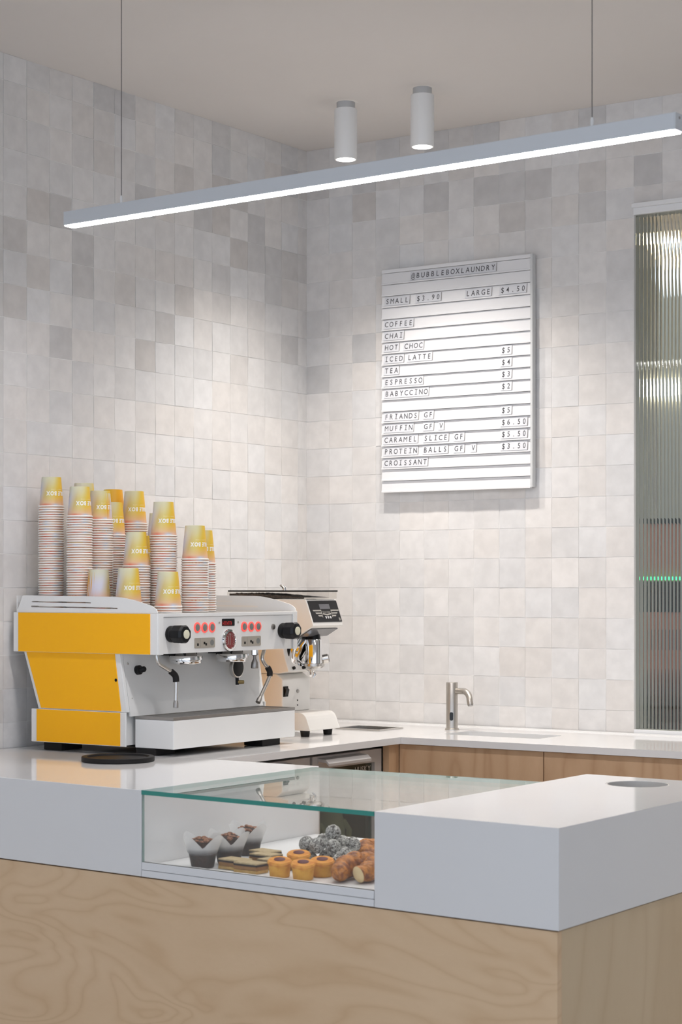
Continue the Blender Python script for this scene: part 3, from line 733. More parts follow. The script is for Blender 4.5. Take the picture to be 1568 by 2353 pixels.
cb = empty('plywood_counter', (1.1, -1.9, 0), 'birch plywood counter front below the white blocks', 'counter')
put('front_panel', MB().prism([(0.0065, fy(0) + 0.006), (FX - 0.006, fy(FX) + 0.006), (FX - 0.006, fy(FX) + 0.024), (0.0065, fy(0) + 0.024)], 'z', 0.0, CZ - 0.004), 'birch', cb)
put('side_panel', MB().box(FX - 0.024, FX - 0.006, fy(FX) + 0.0245, YB - 0.04, 0.0, CZ - 0.004), 'birch_side', cb)
put('back_panel', MB().box(0.75, XB, -1.508, -1.492, 0.0, CZ - 0.004), 'birch', cb)
put('inner_panel', MB().prism([(XB, YB - 0.012), (FX - 0.026, YB - 0.042), (FX - 0.026, YB - 0.058), (XB, YB - 0.028)], 'z', 0.0, CZ - 0.004), 'birch', cb)
put('top_rail', MB().prism([(0.01, fy(0) + 0.03), (FX - 0.03, FY + 0.03), (FX - 0.03, YB - 0.07), (XB, YB - 0.04), (XB, -1.52), (0.01, -1.52)], 'z', CZ - 0.02, CZ - 0.004), 'black', cb)

# ---- pastry case
SH = 0.722
dc = empty('pastry_case', ((XA + XB) / 2, -1.85, CZ), 'glass topped pastry case let into the white counter', 'display case')
put('lower_sill', MB().prism([(XA + .0015, fy(XA)), (XB - .0015, fy(XB)), (XB - .0015, fy(XB) + 0.03), (XA + .0015, fy(XA) + 0.03)], 'z', CZ, CZ + 0.0155), 'laminate_white', dc, bevel=0.0008)
put('upper_sill', MB().prism([(XA + .0015, fy(XA)), (XB - .0015, fy(XB)), (XB - .0015, fy(XB) + 0.02), (XA + .0015, fy(XA) + 0.02)], 'z', CZ + 0.0165, SH + 0.009), 'laminate_white', dc, bevel=0.0008)
put('shelf', MB().prism([(XA + .0015, fy(XA) + 0.0205), (XB - .0015, fy(XB) + 0.0205), (XB - .0015, -1.51), (XA + .0015, -1.51)], 'z', CZ + 0.016, SH), 'laminate_white', dc)
def pane(name, poly, z0, z1, parent, edge):
    b = MB(); n = len(poly)
    area = sum(poly[i][0] * poly[(i + 1) % n][1] - poly[(i + 1) % n][0] * poly[i][1] for i in range(n))
    if area < 0: poly = poly[::-1]
    b.prism(poly, 'z', z0, z1)
    b.m = [0, 0] + [1] * n
    return put(name, b, ['glass', edge], parent)
pane('top_glass', [(XA + .001, fy(XA)), (XB - .001, fy(XB)), (XB - .001, -1.52), (XA + .001, -1.52)], WT - 0.0105, WT - 0.0002, dc, 'glass_edge')
b = MB(); gx0, gx1 = XA + .001, XB - .001
b.prism([(gx0, fy(gx0) + 0.003), (gx1, fy(gx1) + 0.003), (gx1, fy(gx1) + 0.011), (gx0, fy(gx0) + 0.011)], 'z', SH + 0.009, WT - 0.011)
b.m = [1, 1, 0, 1, 0, 1]
put('front_glass', b, ['glass', 'glass_edge_pale'], dc)

# ================================================================== LIGHTS
def downlight(x, y, label):
    dl = empty('ceiling_downlight', (x, y, CEIL), label, 'light', group='white cylinder downlights')
    put('mount', MB().lathe([(0.030, 0), (0.030, -0.03)], (x, y, CEIL), seg=32), 'lamp_ring', dl)
    put('housing', MB().lathe([(0.034, -0.022), (0.036, -0.022), (0.0375, -0.025), (0.0375, -0.183), (0.036, -0.186), (0.032, -0.186), (0.032, -0.182)], (x, y, CEIL), seg=40, caps=False), 'lamp_white', dl)
    put('lens', MB().lathe([(0.0317, 0), (0.0317, 0.001)], (x, y, CEIL - 0.183), seg=32), 'lamp_face', dl)
    ld = bpy.data.lights.new('downlight_beam', 'SPOT'); ld.energy = SPOT_W; ld.color = (1.0, 0.94, 0.88); ld.spot_size = R(116); ld.spot_blend = 1.0; ld.shadow_soft_size = 0.03
    lo = bpy.data.objects.new('downlight_beam', ld); COL.objects.link(lo); lo.parent = dl; lo.location = (0, 0, -0.189)
p1, p2 = oz(795, 236, CEIL), oz(971, 203, CEIL)
downlight(p1.x, p1.y, 'white cylinder ceiling light nearest the room corner')
downlight(p2.x, p2.y, 'white cylinder ceiling light right of the corner one')
for k, x in enumerate((1.9, 3.0)):  # extra downlights added out of view, continuing the row to the right
    downlight(x, -0.53, ('extra white cylinder ceiling light added out of view over the window', 'extra white cylinder ceiling light added beyond the right picture edge')[k])

# linear pendant over the counter
def camp(u, v, d):
    return Vector((CAM.x, CAM.y, 0)) + Vector((-STH, CT, 0)) * d + Vector((CT, STH, 0)) * ((u - CX) / F_PX * d) + Vector((0, 0, EZ + (HV - v) / F_PX * d))
PR, PL = camp(1550, 297, 4.0), camp(146, 518, 4.0 * 1053.5 / 832.5)
ax = (PR - PL); ax.z = 0; Lp = ax.length; ax.normalize(); nn = Vector((-ax.y, ax.x, 0)); zb = (PR.z + PL.z) / 2
pd = empty('linear_pendant', (PL + PR) / 2, 'long slim LED bar hanging on two wires over the counter', 'light')
def bar(b, l0, l1, n0, n1, z0, z1):
    c = [PL + ax * l + nn * n_ for l, n_ in ((l0, n0), (l1, n0), (l1, n1), (l0, n1))]
    b.add([(q.x, q.y, z0) for q in c] + [(q.x, q.y, z1) for q in c], [(0, 3, 2, 1), (4, 5, 6, 7), (0, 1, 5, 4), (1, 2, 6, 5), (2, 3, 7, 6), (3, 0, 4, 7)]); return b
put('profile', bar(MB(), 0, Lp, 0, 0.036, zb, zb + 0.036), 'aluminium', pd, bevel=0.0008)
put('diffuser', bar(MB(), 0.003, Lp - 0.003, 0.0015, 0.0345, zb - 0.0025, zb - 0.0001), 'led', pd)
put('end_cap', bar(MB(), Lp + 0.0002, Lp + 0.003, 0.0, 0.036, zb, zb + 0.036), 'aluminium', pd)
q = PL + ax * (Lp + 0.003) + nn * 0.018
put('end_screw', MB().lathe([(0.003, 0), (0.003, 0.001)], (q.x, q.y, zb + 0.027), ax, 12), 'dull_steel', pd)
for u in (280, 1362):
    best = min((abs(CX + F_PX * ((PL + ax * (Lp * k / 400) + nn * 0.018 - CAM).dot(Vector((CT, STH, 0)))) / ((PL + ax * (Lp * k / 400) + nn * 0.018 - CAM).dot(Vector((-STH, CT, 0)))) - u), k) for k in range(401))[1]
    q = PL + ax * (Lp * best / 400) + nn * 0.018
    put('wire', MB().tube([(q.x, q.y, zb + 0.055), (q.x, q.y, CEIL - 0.02)], 0.0011, 6), 'cable', pd)
    put('gripper', MB().lathe([(0.004, 0.036), (0.004, 0.052), (0.0025, 0.058)], (q.x, q.y, zb), seg=12), 'lamp_white', pd)
    put('ceiling_cup', MB().lathe([(0.02, -0.02), (0.02, 0)], (q.x, q.y, CEIL), seg=20), 'lamp_white', pd)

# ================================================================== MENU BOARD
mx0, mx1, mz0, mz1 = 0.345, 0.937, 1.708, 2.488
mb_ = empty('menu_board', ((mx0 + mx1) / 2, -0.007, mz0), 'white slatted letter board with the price list on the back wall', 'menu board')
put('backing', MB().box(mx0, mx1 + 0.006, -0.020, -0.0075, mz0 + 0.004, mz1), 'board_side', mb_)
put('top_strip', MB().box(mx0, mx1, -0.0325, -0.0202, mz1 - 0.012, mz1), 'board_white', mb_, bevel=0.0006)
put('side_strip', MB().box(mx1, mx1 + 0.008, -0.034, -0.0202, mz0 + 0.003, mz1), 'board_side', mb_)
rp = (mz1 - 0.012 - mz0) / 19.0
def slat_z(i): return mz1 - 0.012 - rp * (i + 1)
for i in range(19):
    zb_ = slat_z(i) - 0.0009; zt_ = zb_ + rp + 0.0006
    put('slat', MB().prism([(-0.0202, zb_ + 0.001), (-0.0343, zb_ + 0.001), (-0.0343, zb_ + 0.0055), (-0.0318, zb_ + 0.0065), (-0.0290, zt_ - 0.001), (-0.0202, zt_ - 0.001)], 'x', mx0, mx1), 'board_white', mb_)
PXM = 0.00168                               # metres per photo pixel across the board, about its middle
def words(i, items):
    for s, u in items:
        zb_ = slat_z(i); o = oy(u, 900, -0.031); cell = 0.0199; size = 0.0262
        x0 = o.x; wd = cell * len(s)
        st = put('letter_strip', MB().prism([(-0.0335, zb_ + 0.0068), (-0.0345, zb_ + 0.0068), (-0.0305, zb_ + 0.0365), (-0.0292, zb_ + 0.0365)], 'x', x0 - 0.002, x0 + wd + 0.002), 'strip_white', mb_)
        sl = Vector((0, 0.0040, 0.0297)).normalized()
        put('lettering', MB().text(s, Vector((x0, -0.0347, zb_ + 0.0068)) + sl * 0.0060, (1, 0, 0), sl, size, cell=cell / size, bold=0.004, sx=0.86), 'ink', st)
        put('strip_end', MB().prism([(-0.0335, zb_ + 0.0068), (-0.0352, zb_ + 0.0068), (-0.0312, zb_ + 0.0365), (-0.0292, zb_ + 0.0365)], 'x', x0 + wd + 0.0021, x0 + wd + 0.0033), 'dull_steel', st)
MENU = {0: [('@BUBBLEBOXLAUNDRY', 945)], 2: [('SMALL', 886), ('$3.90', 957), ('LARGE', 1071), ('$4.50', 1150)], 4: [('COFFEE', 884)], 5: [('CHAI', 884)],
        6: [('HOT', 884), ('CHOC', 929)], 7: [('ICED', 884), ('LATTE', 937), ('$5', 1152)], 8: [('TEA', 884), ('$4', 1152)], 9: [('ESPRESSO', 884), ('$3', 1152)], 10: [('BABYCCINO', 885), ('$2', 1152)],
        12: [('FRIANDS', 884), ('GF', 974), ('$5', 1152)], 13: [('MUFFIN', 884), ('GF', 974), ('V', 1009), ('$6.50', 1152)],
        14: [('CARAMEL', 883), ('SLICE', 974), ('GF', 1044), ('$5.50', 1152)], 15: [('PROTEIN', 883), ('BALLS', 973), ('GF', 1044), ('V', 1083), ('$3.50', 1152)], 16: [('CROISSANT', 883)]}
for i, it in MENU.items(): words(i, it)

# ================================================================== ESPRESSO MACHINE
YL, YR = -1.540, -0.872                     # side nearest the counter, side by the grinder
XF = 0.577                                  # front of the upper body
em = empty('espresso_machine', (0.33, (YL + YR) / 2, WT), 'two group espresso machine with yellow side panels and white body', 'espresso machine')
put('upper_body', MB().box(0.030, XF - 0.012, YL + 0.006, YR - 0.006, 1.190, 1.300), 'machine_white', em, bevel=0.002)
for s in (0, 1):                             # left and right flanks
    y0, y1 = (YL, YL + 0.006) if s == 0 else (YR - 0.006, YR)
    yo0, yo1 = (YL - 0.0025, YL) if s == 0 else (YR, YR + 0.0025)
    pl = put('upper_flank', MB().box(0.027, XF, y0, y1, 1.187, 1.303), 'machine_white', em, bevel=0.0015)
    put('yellow_panel', MB().box(0.049, XF - 0.026, yo0, yo1, 1.188, 1.302), 'yellow', pl)
    pl = put('middle_flank', MB().prism([(0.064, 1.1868), (0.434, 1.1868), (0.461, 1.022), (0.122, 1.022)], 'y', y0 + (0.006 if s == 0 else -0.012), y1 + (0.012 if s == 0 else -0.006)), 'machine_white', em, bevel=0.001)
    yy = (YL + 0.0033, YL + 0.0058) if s == 0 else (YR - 0.0058, YR - 0.0033)
    put('yellow_panel', MB().prism([(0.076, 1.1868), (0.416, 1.1868), (0.440, 1.0245), (0.134, 1.0245)], 'y', *yy), 'yellow', pl)
    hc_ = oy(265, 1563, YL) if s == 0 else Vector((0.422, YR, 1.113))
    put('screw_hole', MB().lathe([(0.0045, 0), (0.0045, 0.001)], (hc_.x, yy[0] - 0.0012 if s == 0 else yy[1] + 0.0002, hc_.z), (0, 1, 0), 14), 'black', pl)
    pl = put('lower_flank', MB().box(0.099, 0.460, y0, y1, 0.925, 1.0215), 'machine_white', em, bevel=0.0015)
    put('yellow_panel', MB().box(0.122, 0.441, yo0, yo1, 0.927, 1.0205), 'yellow', pl)
put('middle_body', MB().prism([(0.075, 1.19), (0.424, 1.19), (0.450, 1.02), (0.130, 1.02)], 'y', YL + 0.0185, YR - 0.0185), 'machine_white', em)
put('lower_body', MB().box(0.105, 0.445, YL + 0.0065, YR - 0.0065, 0.927, 1.0195), 'machine_white', em)
put('splash_panel', MB().prism([(0.428, 1.188), (0.434, 1.188), (0.463, 1.010), (0.457, 1.010)], 'y', YL + 0.0187, YR - 0.0187), 'machine_grey', em)
# drip tray
TY0, TY1, TX = -1.500, -0.915, 0.602
put('drip_tray', MB().box(0.4615, TX, TY0, TY1, 0.921, 1.002), 'machine_white', em, bevel=0.002)
b = MB(); b.holed([(0.4615, TY0), (TX, TY0), (TX, TY1), (0.4615, TY1)], [[(0.472, TY0 + .008), (TX - .006, TY0 + .008), (TX - .006, TY1 - .008), (0.472, TY1 - .008)]], 'z', 1.0025, 1.0105)
nb = 26
for k in range(nb):
    ya = TY0 + 0.008 + (TY1 - TY0 - 0.016) * (k + 0.18) / nb; b.box(0.472, TX - 0.006, ya, ya + 0.0145, 1.0045, 1.0085)
b.box(0.472, TX - .006, TY0 + .008, TY1 - .008, 1.0025, 1.0035)
put('tray_grille', b, 'dull_steel', em)
# feet
for x, y in ((0.16, -1.47), (0.50, -1.455), (0.16, -0.95), (0.555, -1.02)):
    put('foot', MB().box(x - 0.035, x + 0.035, y - 0.045, y + 0.045, WT + 0.0005, 0.926 if x < .45 else 0.9205), 'rubber', em, bevel=0.002)
put('under_tray', MB().box(0.14, 0.56, -1.46, -0.96, 0.9185, 0.9205), 'black', em)
# cup rails on top
def rail(y0, y1):
    out = [(0.040, 1.3035), (0.064, 1.353), (0.440, 1.349), (0.500, 1.338), (0.556, 1.324), (0.573, 1.314), (0.577, 1.3035)]
    out = smooth_cyl(out, [0, 0.004, 0.03, 0.03, 0.02, 0.012, 0])
    h1 = [(0.100, 1.3365), (0.100, 1.3325), (0.330, 1.3305), (0.330, 1.3335)]
    h2 = [(0.098, 1.3225), (0.098, 1.3180), (0.430, 1.3150), (0.430, 1.3180)]
    put('cup_rail', MB().holed(out, [h1, h2], 'y', y0, y1), 'machine_white', em)
rail(YL + 0.0005, YL + 0.0035); rail(YR - 0.0035, YR - 0.0005)
put('cup_rail', MB().box(0.036, 0.040, YL + 0.004, YR - 0.004, 1.3005, 1.352), 'machine_white', em)
put('cup_tray', MB().box(0.042, XF - 0.014, YL + 0.0065, YR - 0.0065, 1.3003, 1.3030), 'dull_steel', em)
# fascia
b = MB(); b.box(XF - 0.0115, XF - 0.001, YL + 0.0065, YR - 0.0065, 1.189, 1.292); put('front_fascia', b, 'machine_white', em)
put('fascia_lip', MB().box(XF - 0.0115, XF + 0.002, YL + 0.0065, YR - 0.0065, 1.2925, 1.3025), 'machine_white', em, bevel=0.001)
put('end_bracket', MB().box(XF, XF + 0.004, YL + 0.001, YL + 0.022, 1.187, 1.303), 'machine_white', em, bevel=0.001)
put('end_bracket', MB().box(XF, XF + 0.004, YR - 0.022, YR - 0.001, 1.187, 1.303), 'machine_white', em, bevel=0.001)
FXP = XF - 0.0009
def fas(u, v, x=FXP): return ox(u, v, x)
for u, v, nm in ((391, 1457, 'l'), (648, 1449, 'r')):       # steam knobs
    c = fas(u, v); c.x = FXP
    kn = put('steam_knob', MB().lathe([(0.022, 0.0), (0.0235, 0.003), (0.0235, 0.012), (0.018, 0.017)], c, (1, 0, 0), 28), 'black', em)
    put('grip', MB().lathe([(0.019, 0.016), (0.0265, 0.020), (0.0275, 0.050), (0.023, 0.058), (0.012, 0.0585)], c, (1, 0, 0), 8, smooth=False, phase=R(22)), 'black_gloss', kn, bevel=0.0015)
    put('cap', MB().lathe([(0.0125, 0.0585), (0.0125, 0.0605), (0.011, 0.061)], c, (1, 0, 0), 24), 'cream', kn)
for u, v in ((453, 1442), (470, 1442), (487, 1441.5), (561, 1440), (577, 1440), (593, 1439.5)):
    c = fas(u, v)
    bt = put('button', MB().lathe([(0.0103, 0), (0.0103, 0.0025), (0.0093, 0.003)], c, (1, 0, 0), 24), 'button_grey', em)
    put('lit_ring', MB().lathe([(0.0103, 0.0), (0.0152, 0.0), (0.0152, 0.0018), (0.0140, 0.0028), (0.0106, 0.0028), (0.0103, 0.0)], c, (1, 0, 0), 28, caps=False), 'ring_red', bt)
for u, v in ((470, 1477), (577, 1473)):
    c = fas(u, v)
    pl = put('button_legend', MB().prism(smooth_cyl([(c.y - 0.047, c.z - 0.0145), (c.y + 0.047, c.z - 0.0145), (c.y + 0.047, c.z + 0.0145), (c.y - 0.047, c.z + 0.0145)], 0.004), 'x', FXP, FXP + 0.002), 'beige_plate', em)
    q = FXP + 0.0021
    put('cup_icon', MB().box(q, q + 0.0004, c.y - 0.036, c.y - 0.029, c.z - 0.008, c.z - 0.001), 'black', pl)
    put('cup_icon', MB().box(q, q + 0.0004, c.y - 0.006, c.y + 0.001, c.z - 0.004, c.z + 0.003).box(q, q + 0.0004, c.y + 0.002, c.y + 0.009, c.z - 0.008, c.z - 0.001), 'black', pl)
    put('stop_icon', MB().lathe([(0.0085, 0), (0.0085, 0.0004)], (q, c.y + 0.033, c.z), (1, 0, 0), 20), 'button_grey', pl)
    put('divider', MB().box(q, q + 0.0003, c.y - 0.021, c.y - 0.0195, c.z - 0.013, c.z + 0.013), 'badge_grey', pl)
c = fas(524.5, 1430)
ds = put('display', MB().prism(smooth_cyl([(c.y - 0.030, c.z - 0.0105), (c.y + 0.030, c.z - 0.0105), (c.y + 0.030, c.z + 0.0105), (c.y - 0.030, c.z + 0.0105)], 0.003), 'x', FXP, FXP + 0.0012), 'black_gloss', em)
b = MB()
for k in range(7):
    ya = c.y - 0.027 + k * 0.0065; q = FXP + 0.0014
    b.box(q, q + 0.0002, ya, ya + 0.0012, c.z - 0.008, c.z + (0.002 if k % 2 else 0.003)); b.box(q, q + 0.0002, ya, ya + 0.0045, c.z + (0.002 if k % 3 else -0.003), c.z + (0.003 if k % 3 else -0.002))
put('readout', b, 'display_red', ds)
for u, v in ((504, 1431), (547, 1430)):
    put('screw', MB().lathe([(0.0035, 0), (0.0032, 0.0018), (0.001, 0.0024)], fas(u, v), (1, 0, 0), 14), 'steel', em)
c = fas(525, 1471)
gg = put('pressure_gauge', MB().lathe([(0.0315, 0), (0.0330, 0.004), (0.0315, 0.008), (0.0255, 0.009), (0.0240, 0.005)], c, (1, 0, 0), 36), 'chrome', em)
put('dial', MB().lathe([(0.0239, 0.0055), (0.0239, 0.006)], c, (1, 0, 0), 32), 'gauge_red', gg)
b = MB(); q = c.x + 0.0066
for k in range(14):
    a = R(-130 + 20 * k); r0, r1 = 0.0165, 0.021; w_ = 0.0007
    d = Vector((0, math.sin(a), math.cos(a))); e = Vector((0, math.cos(a), -math.sin(a))) * w_
    cc = Vector((q, c.y, c.z)); b.add([cc + d * r0 - e, cc + d * r1 - e, cc + d * r1 + e, cc + d * r0 + e], [(0, 1, 2, 3)])
b.box(q - .0002, q, c.y - 0.0010, c.y + 0.0010, c.z - 0.014, c.z + 0.019); b.box(q - .0002, q, c.y - 0.0085, c.y - 0.0065, c.z - 0.012, c.z + 0.012)
put('dial_marks', b, 'badge_grey', gg)
put('lock', MB().lathe([(0.0085, 0), (0.0085, 0.004), (0.005, 0.005)], fas(627, 1440), (1, 0, 0), 20), 'dull_steel', em)
# brew groups
for u, v in ((427, 1512), (533.5, 1508)):
    c = ox(u, v, 0.505); c.z = 1.187
    gr = put('brew_group', MB().lathe([(0.030, 0.0), (0.033, -0.008), (0.036, -0.010), (0.036, -0.012)], c, (0, 0, 1), 32), 'dull_steel', em)
    put('collar', MB().lathe([(0.040, -0.008), (0.0480, -0.009), (0.0490, -0.011), (0.0490, -0.021), (0.0455, -0.0225), (0.0455, -0.030), (0.0430, -0.033), (0.036, -0.033)], c, (0, 0, 1), 36), 'chrome', gr)
    put('lug', MB().box(c.x - 0.012, c.x + 0.012, c.y + 0.0475, c.y + 0.058, c.z - 0.022, c.z - 0.010), 'chrome', gr, bevel=0.002)
    put('mount', MB().box(c.x - 0.075, c.x + 0.02, c.y - 0.028, c.y + 0.028, c.z - 0.009, c.z + 0.001), 'black', gr)
# portafilter dish hanging at the splash panel
c = ox(545, 1534, 0.478)
pf = put('filter_holder', MB().lathe([(0.028, -0.010), (0.031, -0.006), (0.031, 0.004), (0.0285, 0.005)], c, (1, 0.05, 0), 32), 'steel', em)
put('dish', MB().lathe([(0.027, 0.0052), (0.027, 0.006), (0.024, 0.0068)], c, (1, 0.05, 0), 32), 'black', pf)
put('stem', MB().tube([(c.x, c.y, c.z - 0.030), (c.x, c.y + 0.001, c.z - 0.052)], 0.0055, 10), 'black', pf)
put('spout', MB().tube([(c.x, c.y + 0.002, c.z - 0.044), (c.x + 0.012, c.y + 0.018, c.z - 0.044)], [0.0065, 0.0055], 12), 'brass', pf)
# splash panel fittings
c = ox(316, 1540, 0.443)
kb = put('panel_knob', MB().lathe([(0.0135, -0.004), (0.0135, 0.010), (0.009, 0.013)], c, (1, 0, 0.15), 22), 'black', em)
put('stalk', MB().lathe([(0.0085, 0.012), (0.0085, 0.026), (0.006, 0.029)], c, (1, 0, 0.15), 18), 'black_gloss', kb)
for u, v, x in ((293, 1525, 0.4375), (302, 1605, 0.452), (563, 1587, 0.449), (557, 1512, 0.436)):
    put('screw', MB().lathe([(0.0038, -0.002), (0.0034, 0.0022), (0.001, 0.003)], ox(u, v, x), (1, 0, 0.15), 14), 'steel', em)
# steam wands
def wand(pts, n0):
    P_ = [ox(u, v, x) for u, v, x in pts]
    P_[0].z = 1.189
    def spl(ps, n=6):
        o = []
        for i in range(len(ps) - 1):
            p0 = ps[max(i - 1, 0)]; p1 = ps[i]; p2 = ps[i + 1]; p3 = ps[min(i + 2, len(ps) - 1)]
            for k in range(n):
                t = k / n
                o.append(0.5 * ((2 * p1) + (p2 - p0) * t + (2 * p0 - 5 * p1 + 4 * p2 - p3) * t * t + (3 * p1 - p0 - 3 * p2 + p3) * t ** 3))
        return o + [ps[-1]]
    wd_ = put('steam_wand', MB().tube(spl(P_), 0.0056, 12), 'steel', em)
    put('rubber_grip', MB().tube(spl(P_[n0:n0 + 3]), 0.0092, 12), 'rubber', wd_)
    e = P_[-1]; d = (P_[-1] - P_[-2]).normalized()
    put('nozzle', MB().tube([e - d * 0.02, e - d * 0.012, e], [0.0058, 0.0078, 0.0078], 12), 'dull_steel', wd_)
wand([(360, 1506, 0.545), (364, 1523, 0.548), (380, 1535, 0.552), (393, 1543, 0.556), (403, 1553, 0.560), (405, 1567, 0.562), (405, 1590, 0.564), (404, 1626, 0.566)], 3)
wand([(608, 1495, 0.545), (603, 1512, 0.548), (609, 1526, 0.552), (615, 1533, 0.556), (620, 1543, 0.560), (620, 1553, 0.562), (611, 1575, 0.564), (593, 1614, 0.566)], 3)
c = ox(585.5, 1520, 0.53); c.z = 1.189
hw = put('hot_water_spout', MB().lathe([(0.009, 0), (0.009, -0.018), (0.0045, -0.021), (0.0045, -0.028), (0.010, -0.040), (0.0115, -0.056), (0.0105, -0.058)], c, (0, 0, 1), 22), 'dull_steel', em)
put('hex_nut', MB().lathe([(0.0105, 0), (0.0105, -0.017)], c, (0, 0, 1), 6, smooth=False), 'chrome', hw)

# ================================================================== PAPER CUPS
TRAY = 1.3035
def cup_profile(h, rr, rb):
    rim = 0.0042; t = 0.0006
    wall = [(rr - 0.0022, rim * 0.5), (rb, h), (rb - 0.004, h), (rb - 0.0042, h - 0.006)]
    return rim, wall
def cup_parts(h, rr, rb, seg=30):
    """local meshes: body (printed cone with base), rim roll; origin at the centre of the mouth"""
    body = MB(); rim_h, wall = cup_profile(h, rr, rb)
    body.lathe([(rr - 0.003, 0.002), (rb, h), (rb - 0.0035, h + 0.0004)], seg=seg, caps=False)
    body.lathe([(rb - 0.0035, h + 0.0004), (rb - 0.0042, h - 0.005), (0.0005, h - 0.005)], seg=seg, caps=False)
    inn = MB(); inn.lathe([(rr - 0.0042, 0.002), (rb - 0.0014, h - 0.007), (0.0005, h - 0.0075)], seg=seg, caps=False)
    rim = MB(); pr = []
    for k in range(9):
        a = 2 * math.pi * k / 8; pr.append((rr - 0.0021 + 0.0021 * math.cos(a), 0.0022 + 0.0022 * math.sin(a)))
    rim.lathe(pr, seg=seg, caps=False)
    return body, inn, rim
def cone_text(s, h, rr, rb, zc, size, phi0, bold, sx, gap):
    """lettering wrapped on the cone, reading the other way up; phi0 is the angle of its last letter"""
    V, Fc, wd = layout(s, None, bold, sx, gap)
    out = []
    for x, y in V:
        z = zc - (y - 0.36) * size                     # upside down
        r_ = (rr - 0.003) + (rb - rr + 0.003) * (z / h) + 0.0004
        phi = phi0 + (wd - x) * size / r_
        out.append((r_ * math.cos(phi), r_ * math.sin(phi), z))
    return MB().add(out, Fc)
def mesh_only(name, mb, mats):
    o = put(name, mb, mats, origin=(0, 0, 0)); me = o.data; bpy.data.objects.remove(o); return me
KIND = {}
for kd, (h, rr, rb, mt) in {'s': (0.088, 0.0385, 0.0285, 'cup_small'), 'l': (0.101, 0.0412, 0.0290, 'cup_large')}.items():
    body, inn, rim = cup_parts(h, rr, rb)
    cup = MB(); cup.add(body.v, body.f, True); cup.mi = 1; cup.add(inn.v, inn.f, True)
    KIND[kd] = dict(h=h, rr=rr, body=mesh_only('cup_body', cup, [mt, 'cup_inside']), rim=mesh_only('cup_rim', rim, 'paper_rim'),
                    text=mesh_only('cup_lettering', cone_text('BUBBLE BOX', h, rr, rb, h * 0.445, 0.0162, R(-26), 0.045, 0.78, 0.06), 'print_white'),
                    small=mesh_only('cup_small_print', cone_text('LAUNDRY + COFFEE', h, rr, rb, h * 0.58, 0.0042, R(0), 0.0, 1.0, 0.12), 'print_pale'))
    nb_, ni_, nr_ = cup_parts(h, rr, rb, 22)
    ne = MB(); ne.add(nb_.v, nb_.f, True); ne.mi = 1; ne.add(nr_.v, nr_.f, True)
    KIND[kd]['nest'] = mesh_only('nested_cup', ne, [mt, 'paper_rim']); KIND[kd]['nestmb'] = ne
FACE = math.atan2(CAM.y + 1.35, CAM.x - 0.3)
# stack: photo column u, photo height v of its top, distance line y, kind, label words, turn, cups drawn singly from the top (None = all)
STACKS = [
 (118.0, 1097.0, -1.475, 's', 'leftmost tall stack', 0, None),
 (183.0, 1119.0, -1.487, 's', 'second tall stack from left', 6, None),
 (193.0, 1111.0, -1.366, 's', 'stack hidden behind the second tall one', 30, 2),
 (231.0, 1128.4, -1.388, 's', 'stack left of the orange cup', 4, None),
 (259.5, 1155.0, -1.284, 'l', 'stack below the orange cup', 0, None),
 (259.8, 1125.5, -1.190, 'l', 'orange topped back stack', -105, 8),
 (226.5, 1309.4, -1.492, 's', 'short lilac topped stack', 88, None),
 (295.5, 1306.0, -1.482, 'l', 'short stack behind the sloping rail end', 3, None),
 (313.0, 1223.0, -1.400, 'l', 'middle stack behind the sloping rail end', 0, None),
 (320.5, 1231.0, -1.304, 'l', 'stack half hidden behind the middle one', 4, None),
 (309.0, 1129.3, -1.196, 'l', 'tall back stack above the middle one', -8, 7),
 (376.0, 1154.0, -1.312, 'l', 'tall stack right of the middle one', -3, None),
 (366.5, 1179.7, -1.218, 'l', 'stack peeping out behind the tall right one', 30, 4),
 (448.0, 1208.0, -1.250, 'l', 'front stack nearest the grinder', 0, None),
 (466.0, 1219.0, -1.165, 'l', 'rear stack nearest the grinder', 0, None),
 (386.0, 1313.0, -1.438, 'l', 'shortest stack by the left knob', 0, None)]
hidden = MB(); hcount = 0; total = 0
rc = random.Random(5)
